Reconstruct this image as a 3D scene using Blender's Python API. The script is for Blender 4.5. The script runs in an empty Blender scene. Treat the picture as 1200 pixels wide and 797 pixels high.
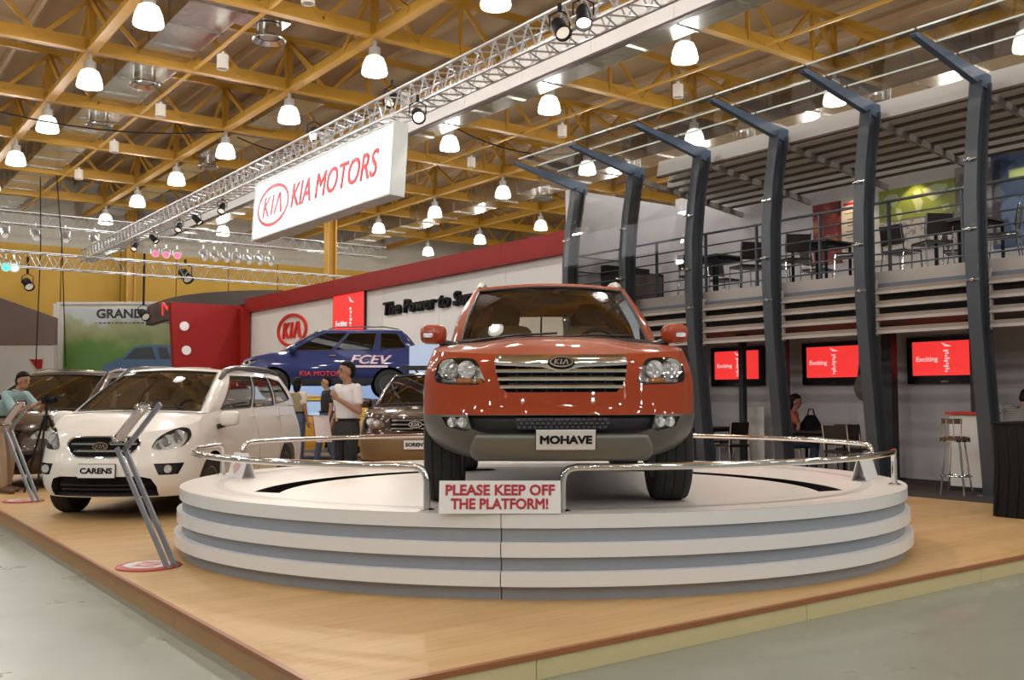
import bpy, bmesh, math, random
from math import sin, cos, pi, radians as R, sqrt, atan
from mathutils import Vector, Matrix
from mathutils.geometry import delaunay_2d_cdt
random.seed(7)
SC = bpy.context.scene
COL = SC.collection

# ------------------------------------------------------------------ camera
FPX, EYE, PITCH, ROLL = 1143.0, 1.4546, atan(64.5 / 1143.0), 0.00275
_r0, _u0, _f0 = Vector((1, 0, 0)), Vector((0, -sin(PITCH), cos(PITCH))), Vector((0, cos(PITCH), sin(PITCH)))
_rt = cos(ROLL) * _r0 - sin(ROLL) * _u0
_up = sin(ROLL) * _r0 + cos(ROLL) * _u0
cd = bpy.data.cameras.new('camera')
cd.sensor_width, cd.sensor_fit, cd.lens = 36.0, 'HORIZONTAL', FPX / 1200 * 36
cd.clip_start, cd.clip_end = 0.05, 300
cam = bpy.data.objects.new('camera', cd)
COL.objects.link(cam)
m = Matrix.Identity(4)
for i in range(3):
    m[i][0], m[i][1], m[i][2] = _rt[i], _up[i], -_f0[i]
m[2][3] = EYE
cam.matrix_world = m
SC.camera = cam

# ------------------------------------------------------------------ world, exposure
wd = bpy.data.worlds.new('hall_ambience')
SC.world = wd
wd.use_nodes = True
wd.node_tree.nodes['Background'].inputs[0].default_value = (1.0, 0.96, 0.92, 1)
wd.node_tree.nodes['Background'].inputs[1].default_value = 0.17
SC.view_settings.view_transform = 'Standard'
SC.view_settings.look = 'None'
SC.view_settings.exposure = -0.18
SC.view_settings.gamma = 1.0
SC.view_settings.use_curve_mapping = False
LAMP_W = 175.0          # watts of one high-bay lamp
SHADE_E = 3.2           # glow of the lamp glass
SPOT_W = 380.0

# ------------------------------------------------------------------ the booth grid: n runs to the right wall, t runs away along the facade
AL = 0.634
NX, NY, TX, TY = cos(AL), sin(AL), -sin(AL), cos(AL)
Z_WOOD, Z_TOP = 0.1336, 0.6846
def nt(n, t, z=0.0):
    return Vector((n * NX + t * TX, n * NY + t * TY, z))
def t_at(px, n):
    u = (px - 600) / FPX
    return n * (NX - NY * u) / (NY + NX * u)
def ray(px, py):
    a, b = (px - 600) / FPX, (398.5 - py) / FPX
    return _f0 + a * _rt + b * _up
def at(px, py, Y):
    d = ray(px, py)
    return Vector((0, 0, EYE)) + d * (Y / d.y)
def gr(px, py, z=Z_WOOD):
    d = ray(px, py)
    return Vector((0, 0, EYE)) + d * ((z - EYE) / d.z)

# ------------------------------------------------------------------ materials
MATS = {}
def mat(name, col, rough=0.5, metal=0.0, var=0.06, scale=6.0, coat=0.0, emit=0.0, ecol=None, bump=0.0, spec=0.5, trans=0.0, stretch=(1, 1, 1)):
    if name in MATS:
        return MATS[name]
    M = bpy.data.materials.new(name)
    M.use_nodes = True
    nt_ = M.node_tree
    b = nt_.nodes['Principled BSDF']
    b.inputs['Roughness'].default_value = rough
    b.inputs['Metallic'].default_value = metal
    b.inputs['Specular IOR Level'].default_value = spec
    if coat:
        b.inputs['Coat Weight'].default_value = coat
        b.inputs['Coat Roughness'].default_value = 0.03
    if trans:
        b.inputs['Transmission Weight'].default_value = trans
    tc = nt_.nodes.new('ShaderNodeTexCoord')
    mp = nt_.nodes.new('ShaderNodeMapping')
    mp.inputs['Scale'].default_value = stretch
    nz = nt_.nodes.new('ShaderNodeTexNoise')
    nz.inputs['Scale'].default_value = scale
    nz.inputs['Detail'].default_value = 4
    mx = nt_.nodes.new('ShaderNodeMixRGB')
    c = Vector(col[:3])
    mx.inputs[1].default_value = (*(c * (1 - var)), 1)
    mx.inputs[2].default_value = (*[min(1, k) for k in c * (1 + var)], 1)
    L = nt_.links.new
    L(tc.outputs['Object'], mp.inputs[0]); L(mp.outputs[0], nz.inputs[0]); L(nz.outputs[0], mx.inputs[0]); L(mx.outputs[0], b.inputs['Base Color'])
    if emit:
        b.inputs['Emission Color'].default_value = (*(ecol or col)[:3], 1)
        b.inputs['Emission Strength'].default_value = emit
    if bump:
        bp = nt_.nodes.new('ShaderNodeBump')
        bp.inputs['Strength'].default_value = bump
        bp.inputs['Distance'].default_value = 0.01
        L(nz.outputs[0], bp.inputs['Height']); L(bp.outputs[0], b.inputs['Normal'])
    MATS[name] = M
    return M
def glass(name, tint, refl=1.0, rough=0.02):
    if name in MATS:
        return MATS[name]
    M = bpy.data.materials.new(name)
    M.use_nodes = True
    t = M.node_tree
    t.nodes.clear()
    o = t.nodes.new('ShaderNodeOutputMaterial'); mx = t.nodes.new('ShaderNodeMixShader')
    tr = t.nodes.new('ShaderNodeBsdfTransparent'); gl = t.nodes.new('ShaderNodeBsdfGlossy'); fr = t.nodes.new('ShaderNodeFresnel'); mu = t.nodes.new('ShaderNodeMath')
    tr.inputs[0].default_value = (*tint, 1)
    gl.inputs['Roughness'].default_value = rough
    fr.inputs[0].default_value = 1.5
    mu.operation = 'MULTIPLY'; mu.inputs[1].default_value = refl
    L = t.links.new
    L(fr.outputs[0], mu.inputs[0]); L(mu.outputs[0], mx.inputs[0]); L(tr.outputs[0], mx.inputs[1]); L(gl.outputs[0], mx.inputs[2]); L(mx.outputs[0], o.inputs[0])
    MATS[name] = M
    return M

# ------------------------------------------------------------------ mesh helpers
class MB:
    def __init__(s):
        s.v, s.f = [], []
    def add(s, vs, fs, M=None):
        o = len(s.v)
        s.v += [tuple(M @ Vector(p)) if M else tuple(p) for p in vs]
        s.f += [tuple(i + o for i in q) for q in fs]
        return s
    def box(s, c, d, M=None, rz=0.0):
        x, y, z = d[0] / 2, d[1] / 2, d[2] / 2
        vs = [(a * x, b * y, e * z) for e in (-1, 1) for b in (-1, 1) for a in (-1, 1)]
        T = Matrix.Translation(c) @ Matrix.Rotation(rz, 4, 'Z')
        if M:
            T = M @ T
        return s.add(vs, [(0, 2, 3, 1), (4, 5, 7, 6), (0, 1, 5, 4), (2, 6, 7, 3), (0, 4, 6, 2), (1, 3, 7, 5)], T)
    def rbox(s, c, d, r, M=None, k=3):
        """box with rounded vertical-section edges (rounded in x-z, extruded in y)"""
        x, z = d[0] / 2 - r, d[2] / 2 - r
        pl = []
        for cx, cz, a0 in ((x, z, 0), (-x, z, 90), (-x, -z, 180), (x, -z, 270)):
            for i in range(k + 1):
                a = R(a0 + 90 * i / k)
                pl.append((cx + r * cos(a), cz + r * sin(a)))
        T = Matrix.Translation(c)
        if M:
            T = M @ T
        return s.prism(pl, d[1], T)
    def prism(s, poly, depth, M=None):
        """polygon in local x-z, extruded along y by +-depth/2"""
        n = len(poly)
        vs = [(p[0], -depth / 2, p[1]) for p in poly] + [(p[0], depth / 2, p[1]) for p in poly]
        fs = [tuple(range(n)), tuple(range(2 * n - 1, n - 1, -1))]
        fs += [(i, i + n, (i + 1) % n + n, (i + 1) % n) for i in range(n)]
        return s.add(vs, fs, M)
    def tube(s, pts, r, n=8, M=None, closed=False, sq=1.0):
        pts = [Vector(p) for p in pts]
        k = len(pts)
        rs = r if isinstance(r, (list, tuple)) else [r] * k
        vs, fs, nrm = [], [], None
        for i, p in enumerate(pts):
            if closed:
                d = pts[(i + 1) % k] - pts[i - 1]
            else:
                d = pts[min(i + 1, k - 1)] - pts[max(i - 1, 0)]
            d.normalize()
            if nrm is None:
                nrm = d.orthogonal().normalized()
                if abs(d.z) < 0.9:
                    nrm = (Vector((0, 0, 1)) - d * d.z).normalized()
            else:
                nrm = (nrm - d * nrm.dot(d)).normalized()
            b = d.cross(nrm)
            for j in range(n):
                a = 2 * pi * j / n
                vs.append(p + rs[i] * (cos(a) * nrm * sq + sin(a) * b))
        for i in range(k if closed else k - 1):
            i2 = (i + 1) % k
            for j in range(n):
                fs.append((i * n + j, i * n + (j + 1) % n, i2 * n + (j + 1) % n, i2 * n + j))
        if not closed:
            fs.append(tuple(range(n - 1, -1, -1)))
            fs.append(tuple((k - 1) * n + j for j in range(n)))
        return s.add(vs, fs, M)
    def bar(s, a, b, w, h, M=None):
        """rectangular bar between two points, w across (horizontal), h up"""
        a, b = Vector(a), Vector(b)
        d = (b - a).normalized()
        sd = d.cross(Vector((0, 0, 1)))
        sd = sd.normalized() if sd.length > 1e-4 else Vector((1, 0, 0))
        u = sd.cross(d)
        vs = [p + i * sd * w / 2 + j * u * h / 2 for p in (a, b) for i, j in ((-1, -1), (1, -1), (1, 1), (-1, 1))]
        return s.add(vs, [(0, 1, 2, 3), (7, 6, 5, 4), (0, 4, 5, 1), (1, 5, 6, 2), (2, 6, 7, 3), (3, 7, 4, 0)], M)
    def lathe(s, prof, n=24, M=None, close=False):
        vs, fs = [], []
        k = len(prof)
        for r, z in prof:
            for j in range(n):
                a = 2 * pi * j / n
                vs.append((r * cos(a), r * sin(a), z))
        for i in range(k if close else k - 1):
            i2 = (i + 1) % k
            for j in range(n):
                fs.append((i * n + j, i * n + (j + 1) % n, i2 * n + (j + 1) % n, i2 * n + j))
        if not close:
            if prof[0][0] > 1e-6: fs.append(tuple(range(n - 1, -1, -1)))
            if prof[-1][0] > 1e-6: fs.append(tuple((k - 1) * n + j for j in range(n)))
        return s.add(vs, fs, M)
    def ball(s, c, r, n=12, m=8, M=None):
        rx, ry, rz = r if isinstance(r, (tuple, list)) else (r, r, r)
        T = Matrix.Translation(c)
        if M: T = M @ T
        vs = [(rx * sin(pi * i / m) * cos(2 * pi * j / n), ry * sin(pi * i / m) * sin(2 * pi * j / n), -rz * cos(pi * i / m)) for i in range(m + 1) for j in range(n)]
        fs = [(i * n + j, i * n + (j + 1) % n, (i + 1) * n + (j + 1) % n, (i + 1) * n + j) for i in range(m) for j in range(n)]
        return s.add(vs, fs, T)
    def grid(s, rows, M=None):
        h, w = len(rows), len(rows[0])
        return s.add([p for r in rows for p in r], [(i * w + j, i * w + j + 1, (i + 1) * w + j + 1, (i + 1) * w + j) for i in range(h - 1) for j in range(w - 1)], M)
    def patch(s, outer, holes, mapf, g=0.06, flip=False):
        vs, fs = cdt(outer, holes, g)
        s.add([mapf(p[0], p[1]) for p in vs], [tuple(reversed(q)) for q in fs] if flip else fs)
        return s
    def rim(s, loop, f0, f1):
        n = len(loop)
        vs = [f0(*p) for p in loop] + [f1(*p) for p in loop]
        return s.add(vs, [(i, (i + 1) % n, n + (i + 1) % n, n + i) for i in range(n)])
    def build(s, name, material, parent=None, smooth=False, loc=None, rz=0.0, weld=True):
        me = bpy.data.meshes.new(name)
        me.from_pydata(s.v, [], s.f)
        bm = bmesh.new(); bm.from_mesh(me)
        if weld:
            bmesh.ops.remove_doubles(bm, verts=bm.verts, dist=1e-5)
        bmesh.ops.recalc_face_normals(bm, faces=bm.faces)
        bm.to_mesh(me); bm.free()
        if smooth:
            me.shade_smooth()
            if smooth != 'all':
                me.set_sharp_from_angle(angle=R(38))
        me.materials.append(material)
        o = bpy.data.objects.new(name, me)
        COL.objects.link(o)
        if parent: o.parent = parent
        if loc is not None: o.location = loc
        o.rotation_euler.z = rz
        return o

def dens(poly, d):
    out = []
    n = len(poly)
    for i in range(n):
        a, b = Vector(poly[i][:2]), Vector(poly[(i + 1) % n][:2])
        k = max(1, int((b - a).length / d + 0.5))
        out += [tuple(a.lerp(b, j / k)) for j in range(k)]
    return out
def inside(p, poly):
    c = False
    n = len(poly)
    for i in range(n):
        (x1, y1), (x2, y2) = poly[i], poly[i - 1]
        if (y1 > p[1]) != (y2 > p[1]) and p[0] < (x2 - x1) * (p[1] - y1) / (y2 - y1) + x1:
            c = not c
    return c
def cdt(outer, holes, g):
    loops = [dens(outer, g)] + [dens(h, g) for h in holes]
    vs, es = [], []
    for lp in loops:
        o = len(vs)
        vs += [Vector(p) for p in lp]
        es += [(o + i, o + (i + 1) % len(lp)) for i in range(len(lp))]
    x0, x1 = min(p[0] for p in outer), max(p[0] for p in outer)
    y0, y1 = min(p[1] for p in outer), max(p[1] for p in outer)
    nb = len(vs)
    bnd = [(v.x, v.y) for v in vs]
    cell = {}
    for b in bnd:
        cell.setdefault((int(b[0] // g), int(b[1] // g)), []).append(b)
    y = y0 + g * 0.5
    while y < y1:
        x = x0 + g * 0.5
        while x < x1:
            p = (x, y)
            if inside(p, outer) and not any(inside(p, h) for h in holes):
                cx, cy = int(x // g), int(y // g)
                if all((b[0] - x) ** 2 + (b[1] - y) ** 2 > (0.4 * g) ** 2 for i in (-1, 0, 1) for j in (-1, 0, 1) for b in cell.get((cx + i, cy + j), ())):
                    vs.append(Vector(p))
            x += g
        y += g
    r = delaunay_2d_cdt(vs, es, [], 1, 1e-6)
    V, Fc = r[0], r[2]
    out = []
    for f in Fc:
        c = sum((V[i] for i in f), Vector((0, 0))) / len(f)
        if inside(c, outer) and not any(inside(c, h) for h in holes):
            out.append(tuple(f))
    return V, out
def herm(kn, x):
    if x <= kn[0][0]: return kn[0][1]
    if x >= kn[-1][0]: return kn[-1][1]
    for i in range(len(kn) - 1):
        x0, y0 = kn[i]; x1, y1 = kn[i + 1]
        if x <= x1:
            h = x1 - x0
            sl = (y1 - y0) / h
            m0 = 0.5 * (sl + (y0 - kn[i - 1][1]) / (x0 - kn[i - 1][0])) if i > 0 else sl
            m1 = 0.5 * (sl + (kn[i + 2][1] - y1) / (kn[i + 2][0] - x1)) if i + 2 < len(kn) else sl
            if i > 0 and (y0 - kn[i - 1][1]) * sl <= 0: m0 = 0
            if i + 2 < len(kn) and (kn[i + 2][1] - y1) * sl <= 0: m1 = 0
            t = (x - x0) / h
            return (2 * t**3 - 3 * t * t + 1) * y0 + (t**3 - 2 * t * t + t) * h * m0 + (-2 * t**3 + 3 * t * t) * y1 + (t**3 - t * t) * h * m1

def tag(o, label=None, cat=None, group=None, kind=None):
    if label: o['label'] = label
    if cat: o['category'] = cat
    if group: o['group'] = group
    if kind: o['kind'] = kind
    return o
def empty(name, loc=(0, 0, 0), rz=0.0, label=None, cat=None, group=None, kind=None, M=None):
    o = bpy.data.objects.new(name, None)
    o.empty_display_size = 0.1
    COL.objects.link(o)
    if M: o.matrix_world = M
    else:
        o.location = loc; o.rotation_euler.z = rz
    return tag(o, label, cat, group, kind)
def copy_tree(o, parent=None):
    c = o.copy()
    COL.objects.link(c)
    c.parent = parent
    for ch in KIDS.get(o.name, []) or list(o.children):
        copy_tree(ch, c)
    return c
KIDS = {}
def frame(x, y, z, o):
    M = Matrix.Identity(4)
    for i in range(3):
        M[i][0], M[i][1], M[i][2], M[i][3] = x[i], y[i], z[i], o[i]
    return M
def wallM(n, t, z):
    """frame on a surface facing -n: x to the viewer's right, y up, z towards the viewer"""
    return frame((-TX, -TY, 0), (0, 0, 1), (-NX, -NY, 0), nt(n, t, z))
def text(body, size, material, parent, M=None, name='lettering', depth=0.004, width=None, shear=0.0, space=1.0, bold=0.0, align='CENTER'):
    cu = bpy.data.curves.new(name, 'FONT')
    cu.body = body; cu.size = size; cu.align_x = align; cu.align_y = 'CENTER'
    cu.extrude = depth; cu.shear = shear; cu.space_character = space; cu.bevel_depth = bold * size; cu.bevel_resolution = 0
    cu.resolution_u = 3
    tmp = bpy.data.objects.new(name, cu)
    me = bpy.data.meshes.new_from_object(tmp)
    bpy.data.objects.remove(tmp); bpy.data.curves.remove(cu)
    if width and len(me.vertices):
        xs = [v.co.x for v in me.vertices]
        k = width / (max(xs) - min(xs))
        for v in me.vertices: v.co.x *= k
    me.materials.clear(); me.materials.append(material)
    o = bpy.data.objects.new(name, me)
    COL.objects.link(o)
    o.parent = parent
    if M: o.matrix_local = M
    return o
def kia_logo(w, h, ring_mat, letter_mat, parent, M, depth=0.01, face_mat=None, names=('logo_ring', 'logo_letter'), th=0.085):
    """oval ring with slanted K I A strokes; M: x right, y up, z out"""
    k = 36
    def ov(s, e=0.0): return [((w / 2 * s - e) * cos(2 * pi * i / k), (h / 2 * s - e) * sin(2 * pi * i / k)) for i in range(k)]
    T = M @ Matrix.Rotation(R(-90), 4, 'X')      # prism x-z -> x-y plane
    def flat(b, poly, d): b.prism(poly, d, T)
    b = MB()
    o, i_ = ov(1), ov(1, h * th)
    vs = [(p[0], -depth, p[1]) for p in o] + [(p[0], -depth, p[1]) for p in i_] + [(p[0], depth, p[1]) for p in o] + [(p[0], depth, p[1]) for p in i_]
    fs = []
    for j in range(k):
        q = (j + 1) % k
        fs += [(j, q, k + q, k + j), (2 * k + j, 3 * k + j, 3 * k + q, 2 * k + q), (j, 2 * k + j, 2 * k + q, q), (k + j, k + q, 3 * k + q, 3 * k + j)]
    b.add(vs, fs, T)
    b.build(names[0], ring_mat, parent)
    if face_mat:
        f = MB(); flat(f, ov(1, h * th * 0.8), depth * 0.6); f.build('logo_face', face_mat, parent)
    def stroke(p, q, wd): 
        return [(p[0] * w - wd * w / 2, p[1] * h), (p[0] * w + wd * w / 2, p[1] * h), (q[0] * w + wd * w / 2, q[1] * h), (q[0] * w - wd * w / 2, q[1] * h)]
    c = 0.055
    for L_ in ([((-.30, -.24), (-.24, .24)), ((-.255, -.0), (-.10, .24)), ((-.245, .03), (-.13, -.24))], [((-.045, -.24), (.015, .24))], [((.06, -.24), (.20, .24)), ((.215, .24), (.27, -.24))]):
        lb = MB()
        for p, q in L_: flat(lb, stroke(p, q, c), depth * 1.6)
        lb.build(names[1], letter_mat, parent)
def light(name, kind, loc, power, col=(1, 1, 1), size=0.1, target=None, angle=None, blend=0.3, parent=None):
    l = bpy.data.lights.new(name, kind)
    l.energy = power; l.color = col
    if kind == 'AREA':
        l.size = size
    else:
        l.shadow_soft_size = size
    if kind == 'SPOT':
        l.spot_size = R(angle or 60); l.spot_blend = blend
    o = bpy.data.objects.new(name, l)
    COL.objects.link(o)
    o.location = loc
    if target is not None:
        o.rotation_euler = (Vector(target) - Vector(loc)).to_track_quat('-Z', 'Y').to_euler()
    if parent:
        o.parent = parent
    return o
# ================================================================== SETTING
def concrete_mat():
    M = mat('polished_concrete', (0.275, 0.29, 0.245), rough=0.3, var=0.10, scale=0.7, bump=0.02)
    t = M.node_tree; L = t.links.new
    b = t.nodes['Principled BSDF']
    tc = t.nodes.new('ShaderNodeTexCoord'); n2 = t.nodes.new('ShaderNodeTexNoise'); n2.inputs['Scale'].default_value = 2.2
    n2.inputs['Detail'].default_value = 3
    r = t.nodes.new('ShaderNodeMapRange'); r.inputs[3].default_value = 0.2; r.inputs[4].default_value = 0.42
    L(tc.outputs['Object'], n2.inputs[0]); L(n2.outputs[0], r.inputs[0]); L(r.outputs[0], b.inputs['Roughness'])
    return M
def laminate_mat():
    M = bpy.data.materials.new('beech_laminate'); M.use_nodes = True
    t = M.node_tree; L = t.links.new; b = t.nodes['Principled BSDF']
    tc = t.nodes.new('ShaderNodeTexCoord'); mp = t.nodes.new('ShaderNodeMapping')
    mp.inputs['Rotation'].default_value = (0, 0, 0)
    br = t.nodes.new('ShaderNodeTexBrick')
    br.offset = 0.37; br.inputs['Scale'].default_value = 1.0
    br.inputs['Brick Width'].default_value = 1.25; br.inputs['Row Height'].default_value = 0.19
    br.inputs['Mortar Size'].default_value = 0.0022; br.inputs['Mortar Smooth'].default_value = 0.4
    br.inputs['Color1'].default_value = (0.60, 0.395, 0.185, 1); br.inputs['Color2'].default_value = (0.53, 0.34, 0.15, 1); br.inputs['Mortar'].default_value = (0.44, 0.275, 0.12, 1)
    n = t.nodes.new('ShaderNodeTexNoise'); n.inputs['Scale'].default_value = 3; n.inputs['Detail'].default_value = 6
    m2 = t.nodes.new('ShaderNodeMapping'); m2.inputs['Scale'].default_value = (0.8, 9, 1)
    mx = t.nodes.new('ShaderNodeMixRGB'); mx.blend_type = 'MULTIPLY'; mx.inputs[0].default_value = 0.35
    rp = t.nodes.new('ShaderNodeValToRGB')
    rp.color_ramp.elements[0].color = (0.72, 0.62, 0.5, 1); rp.color_ramp.elements[0].position = 0.3
    rp.color_ramp.elements[1].color = (1, 1, 1, 1); rp.color_ramp.elements[1].position = 0.65
    L(tc.outputs['Object'], mp.inputs[0]); L(mp.outputs[0], br.inputs['Vector']); L(tc.outputs['Object'], m2.inputs[0]); L(m2.outputs[0], n.inputs[0])
    L(n.outputs[0], rp.inputs[0]); L(br.outputs[0], mx.inputs[1]); L(rp.outputs[0], mx.inputs[2]); L(mx.outputs[0], b.inputs['Base Color'])
    b.inputs['Roughness'].default_value = 0.5
    return M
M_conc = concrete_mat(); M_lam = laminate_mat()
M_trim = mat('redbrown_edge_trim', (0.30, 0.115, 0.04), 0.4, var=0.12)
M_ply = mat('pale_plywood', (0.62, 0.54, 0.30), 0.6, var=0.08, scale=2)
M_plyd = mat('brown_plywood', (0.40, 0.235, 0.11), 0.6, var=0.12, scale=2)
M_carpet = mat('dark_brown_carpet', (0.045, 0.03, 0.024), 0.95, var=0.3, scale=60)
M_white = mat('white_wall_paint', (0.74, 0.71, 0.68), 0.6, var=0.03)
M_grey = mat('grey_wall_paint', (0.54, 0.515, 0.53), 0.65, var=0.03)
M_red = mat('red_wall_paint', (0.27, 0.009, 0.007), 0.5, var=0.05, spec=0.25)
M_yel = mat('yellow_steel_paint', (0.47, 0.245, 0.024), 0.5, var=0.12, scale=3)
M_yelw = mat('yellow_wall_paint', (0.42, 0.235, 0.014), 0.6, var=0.12, scale=1)
M_roof = mat('tan_roof_sheet', (0.38, 0.255, 0.14), 0.7, var=0.18, scale=0.5)
M_foil = mat('silver_duct_foil', (0.62, 0.60, 0.57), 0.22, metal=1.0, var=0.25, scale=5, bump=0.6)
M_steel = mat('dark_slate_steel', (0.046, 0.054, 0.067), 0.42, var=0.12)
M_chrome = mat('chrome', (0.78, 0.78, 0.78), 0.09, metal=1.0, var=0.02)
M_alu = mat('aluminium_truss', (0.55, 0.55, 0.56), 0.35, metal=0.7, var=0.05)
M_black = mat('matt_black', (0.008, 0.008, 0.009), 0.6, var=0.1, spec=0.2)
M_pwhite = mat('gloss_white_lacquer', (0.79, 0.80, 0.81), 0.28, var=0.02)
M_pgrey = mat('blue_grey_band', (0.30, 0.33, 0.38), 0.45, var=0.06)
M_brown = mat('dark_brown_timber', (0.085, 0.055, 0.042), 0.6, var=0.15)
M_beige = mat('beige_grey_slat', (0.40, 0.355, 0.325), 0.5, var=0.05)

# hall floor
f = MB(); f.box((0, 20, -0.05), (110, 110, 0.1)); tag(f.build('floor', M_conc), 'polished grey concrete floor of the exhibition hall', kind='structure')

# raised wooden booth deck
deck = empty('floor', nt(0, 0, 0), AL, 'beech laminate deck raised a step above the concrete', kind='structure')
b = MB(); b.box(((1.97 + 11.65) / 2, (4.03 + 33) / 2, Z_WOOD / 2 + 0.01), (11.65 - 1.97, 33 - 4.03, Z_WOOD - 0.02)); b.build('laminate_top', M_lam, deck)
b = MB(); b.box(((11.65 + 16) / 2, (3.0 + 33) / 2, Z_WOOD / 2 - 0.002), (16 - 11.65, 30, Z_WOOD)); b.build('carpet_strip', M_carpet, deck)
b = MB(); b.box((1.965, 18.5, Z_WOOD - 0.013), (0.03, 29.0, 0.03)); b.build('edge_trim', M_trim, deck)
b = MB(); b.box((6.8, 4.02, Z_WOOD - 0.013), (9.7, 0.034, 0.03)); b.build('edge_trim', M_trim, deck)
n = 1.953; ends = [1.953, 3.1, 5.3, 7.45, 9.6, 11.65]
for a, c in zip(ends[:-1], ends[1:]):
    b = MB(); b.box(((a + c) / 2, 4.026, 0.052), (c - a - 0.006, 0.026, 0.104)); b.build('skirt_board', M_ply, deck)
tt = 4.04
while tt < 32:
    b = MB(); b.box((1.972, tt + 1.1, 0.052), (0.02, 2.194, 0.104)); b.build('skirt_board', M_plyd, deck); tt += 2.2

# ceiling deck, purlins
Z_ROOF = 11.0
ce = empty('ceiling', nt(0, 0, 0), AL, 'tan metal sheet roof of the hall above yellow trusses', kind='structure')
b = MB(); b.box((9, 20, Z_ROOF + 0.05), (50, 66, 0.1)); b.build('roof_sheet', M_roof, ce)
pm = None
for k in range(22):
    n_ = -6 + 1.75 * k
    if pm is None:
        b = MB(); b.box((0, 20, Z_ROOF - 0.1), (0.09, 64, 0.2)); pm = b.build('purlin', mat('tan_purlin', (0.42, 0.28, 0.15), 0.6), ce); pm.location.x = n_
    else:
        c = pm.copy(); COL.objects.link(c); c.location.x = n_

# outer hall walls
wl = empty('wall_far', nt(0, 0, 0), AL, 'far yellow end wall of the hall with a pale band above', kind='structure')
for k in range(12):
    b = MB(); b.box((5.5 + 2.5 * k, 46, 4.0), (2.46, 0.2, 8.0)); b.build('panel', M_yelw, wl)
b = MB(); b.box((18, 46.1, 9.5), (36, 0.2, 3.0)); b.build('upper_band', mat('grey_clerestory', (0.40, 0.36, 0.30), 0.7, var=0.15), wl)
b = MB(); b.box((34, 18, 5.5), (0.2, 62, 11)); tag(b.build('wall_right', mat('tan_side_wall', (0.42, 0.30, 0.18), 0.7), rz=AL), 'tan side wall of the hall far behind the balcony', kind='structure')
for px, tq in ((386, 37.5), (150, 45.2)):
    n_ = None
    u = (px - 600) / FPX
    n_ = tq * (NY + NX * u) / (NX - NY * u)
    o = empty('trim_1', nt(n_, tq, 0), AL, kind='structure')
    b = MB(); b.box((-0.17, 0, 5), (0.06, 0.42, 10)).box((0.17, 0, 5), (0.06, 0.42, 10)).box((0, 0, 5), (0.30, 0.05, 10)); b.build('pillar_shaft', M_yel, o)

# ------------------------------------------------------------------ ground-floor wall and balcony shell
T0, TE = 3.0, 14.85
b = MB(); b.box((14.25, (T0 + TE) / 2, 1.6), (0.2, TE - T0, 2.95)); tag(b.build('wall_right', M_grey, rz=AL), 'grey wall behind the tables under the balcony', kind='structure')
b = MB(); b.box((15.45, (T0 + TE) / 2, 4.35), (0.2, TE - T0, 2.7)); tag(b.build('wall_back', M_grey, rz=AL), 'pale wall at the back of the balcony', kind='structure')
b = MB(); b.box((13.95, TE + 0.06, 2.8), (3.2, 0.12, 5.5)); tag(b.build('wall_end', M_grey, rz=AL), 'tall pale end wall closing off the balcony', kind='structure')
dk = empty('floor', nt(0, 0, 0), AL, 'balcony floor slab with pale fascia', kind='structure')
b = MB(); b.box((13.9, (T0 + TE) / 2, 3.10), (2.9, TE - T0, 0.14)); b.build('slab', mat('balcony_floor', (0.36, 0.33, 0.31), 0.5), dk)
b = MB(); b.box((12.40, (T0 + TE) / 2, 3.09), (0.06, TE - T0, 0.19)); b.build('fascia', M_beige, dk)
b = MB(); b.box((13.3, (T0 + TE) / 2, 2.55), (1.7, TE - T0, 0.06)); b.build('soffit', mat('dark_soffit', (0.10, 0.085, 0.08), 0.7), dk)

# ------------------------------------------------------------------ facade columns with arms
CT = [6.45 + 1.62 * k for k in range(-1, 6)]
ORD = ['nearest the right edge of the photo', 'second from the right, beside the bar stool', 'third from the right', 'fourth from the right', 'fifth from the right, behind the orange car', 'sixth from the right', 'leftmost, at the red band of the white wall']
prof = [(12.38, 0.13), (12.31, 0.8), (12.22, 1.6), (12.14, 2.4), (12.10, 3.2), (12.11, 4.0), (12.19, 4.7), (12.34, 5.5)]
def column_mesh():
    b = MB(); w = 0.085; d = 0.13
    # I-section: two flanges and a web swept along the bowed profile
    for n0, n1, hw in ((-d, -d + 0.035, w), (d - 0.035, d, w), (-d + 0.03, d - 0.03, 0.02)):
        vs, fs = [], []
        for n_, z in prof:
            vs += [(n_ + n0 - 12.1, -hw, z), (n_ + n1 - 12.1, -hw, z), (n_ + n1 - 12.1, hw, z), (n_ + n0 - 12.1, hw, z)]
        k = len(prof)
        for i in range(k - 1):
            for j in range(4):
                q = (j + 1) % 4
                fs.append((4 * i + j, 4 * i + q, 4 * i + 4 + q, 4 * i + 4 + j))
        fs += [(3, 2, 1, 0), tuple(4 * (k - 1) + j for j in range(4))]
        b.add(vs, fs)
    return b
colm = None
for k, t in enumerate(CT):
    o = empty('facade_column', nt(12.1, t, 0), AL, 'bowed dark steel facade column with roof arm, ' + ORD[k], 'column', 'bowed columns along the balcony front')
    if colm is None:
        A = column_mesh().build('shaft', M_steel, o, True)
        b = MB(); b.prism([(0.42, 5.40), (0.42, 5.62), (-1.28, 5.83), (-1.34, 5.80), (-1.30, 5.77)], 0.09); B = b.build('roof_arm', mat('blue_steel_arm', (0.06, 0.10, 0.17), 0.35), o)
        b = MB(); b.box((0.28, 0, 0.145), (0.4, 0.3, 0.025)); C = b.build('base_plate', M_steel, o)
        b = MB()
        for z, n_ in ((3.55, -0.15), (4.45, -0.09), (2.9, -0.12)): b.ball((n_, 0, z), 0.032, 8, 6).tube([(n_, -0.09, z), (n_, 0.09, z)], 0.014, 6)
        D = b.build('glass_fitting', M_chrome, o, True)
        colm = (A, B, C, D)
    else:
        for q in colm:
            c = q.copy(); COL.objects.link(c); c.parent = o

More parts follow.
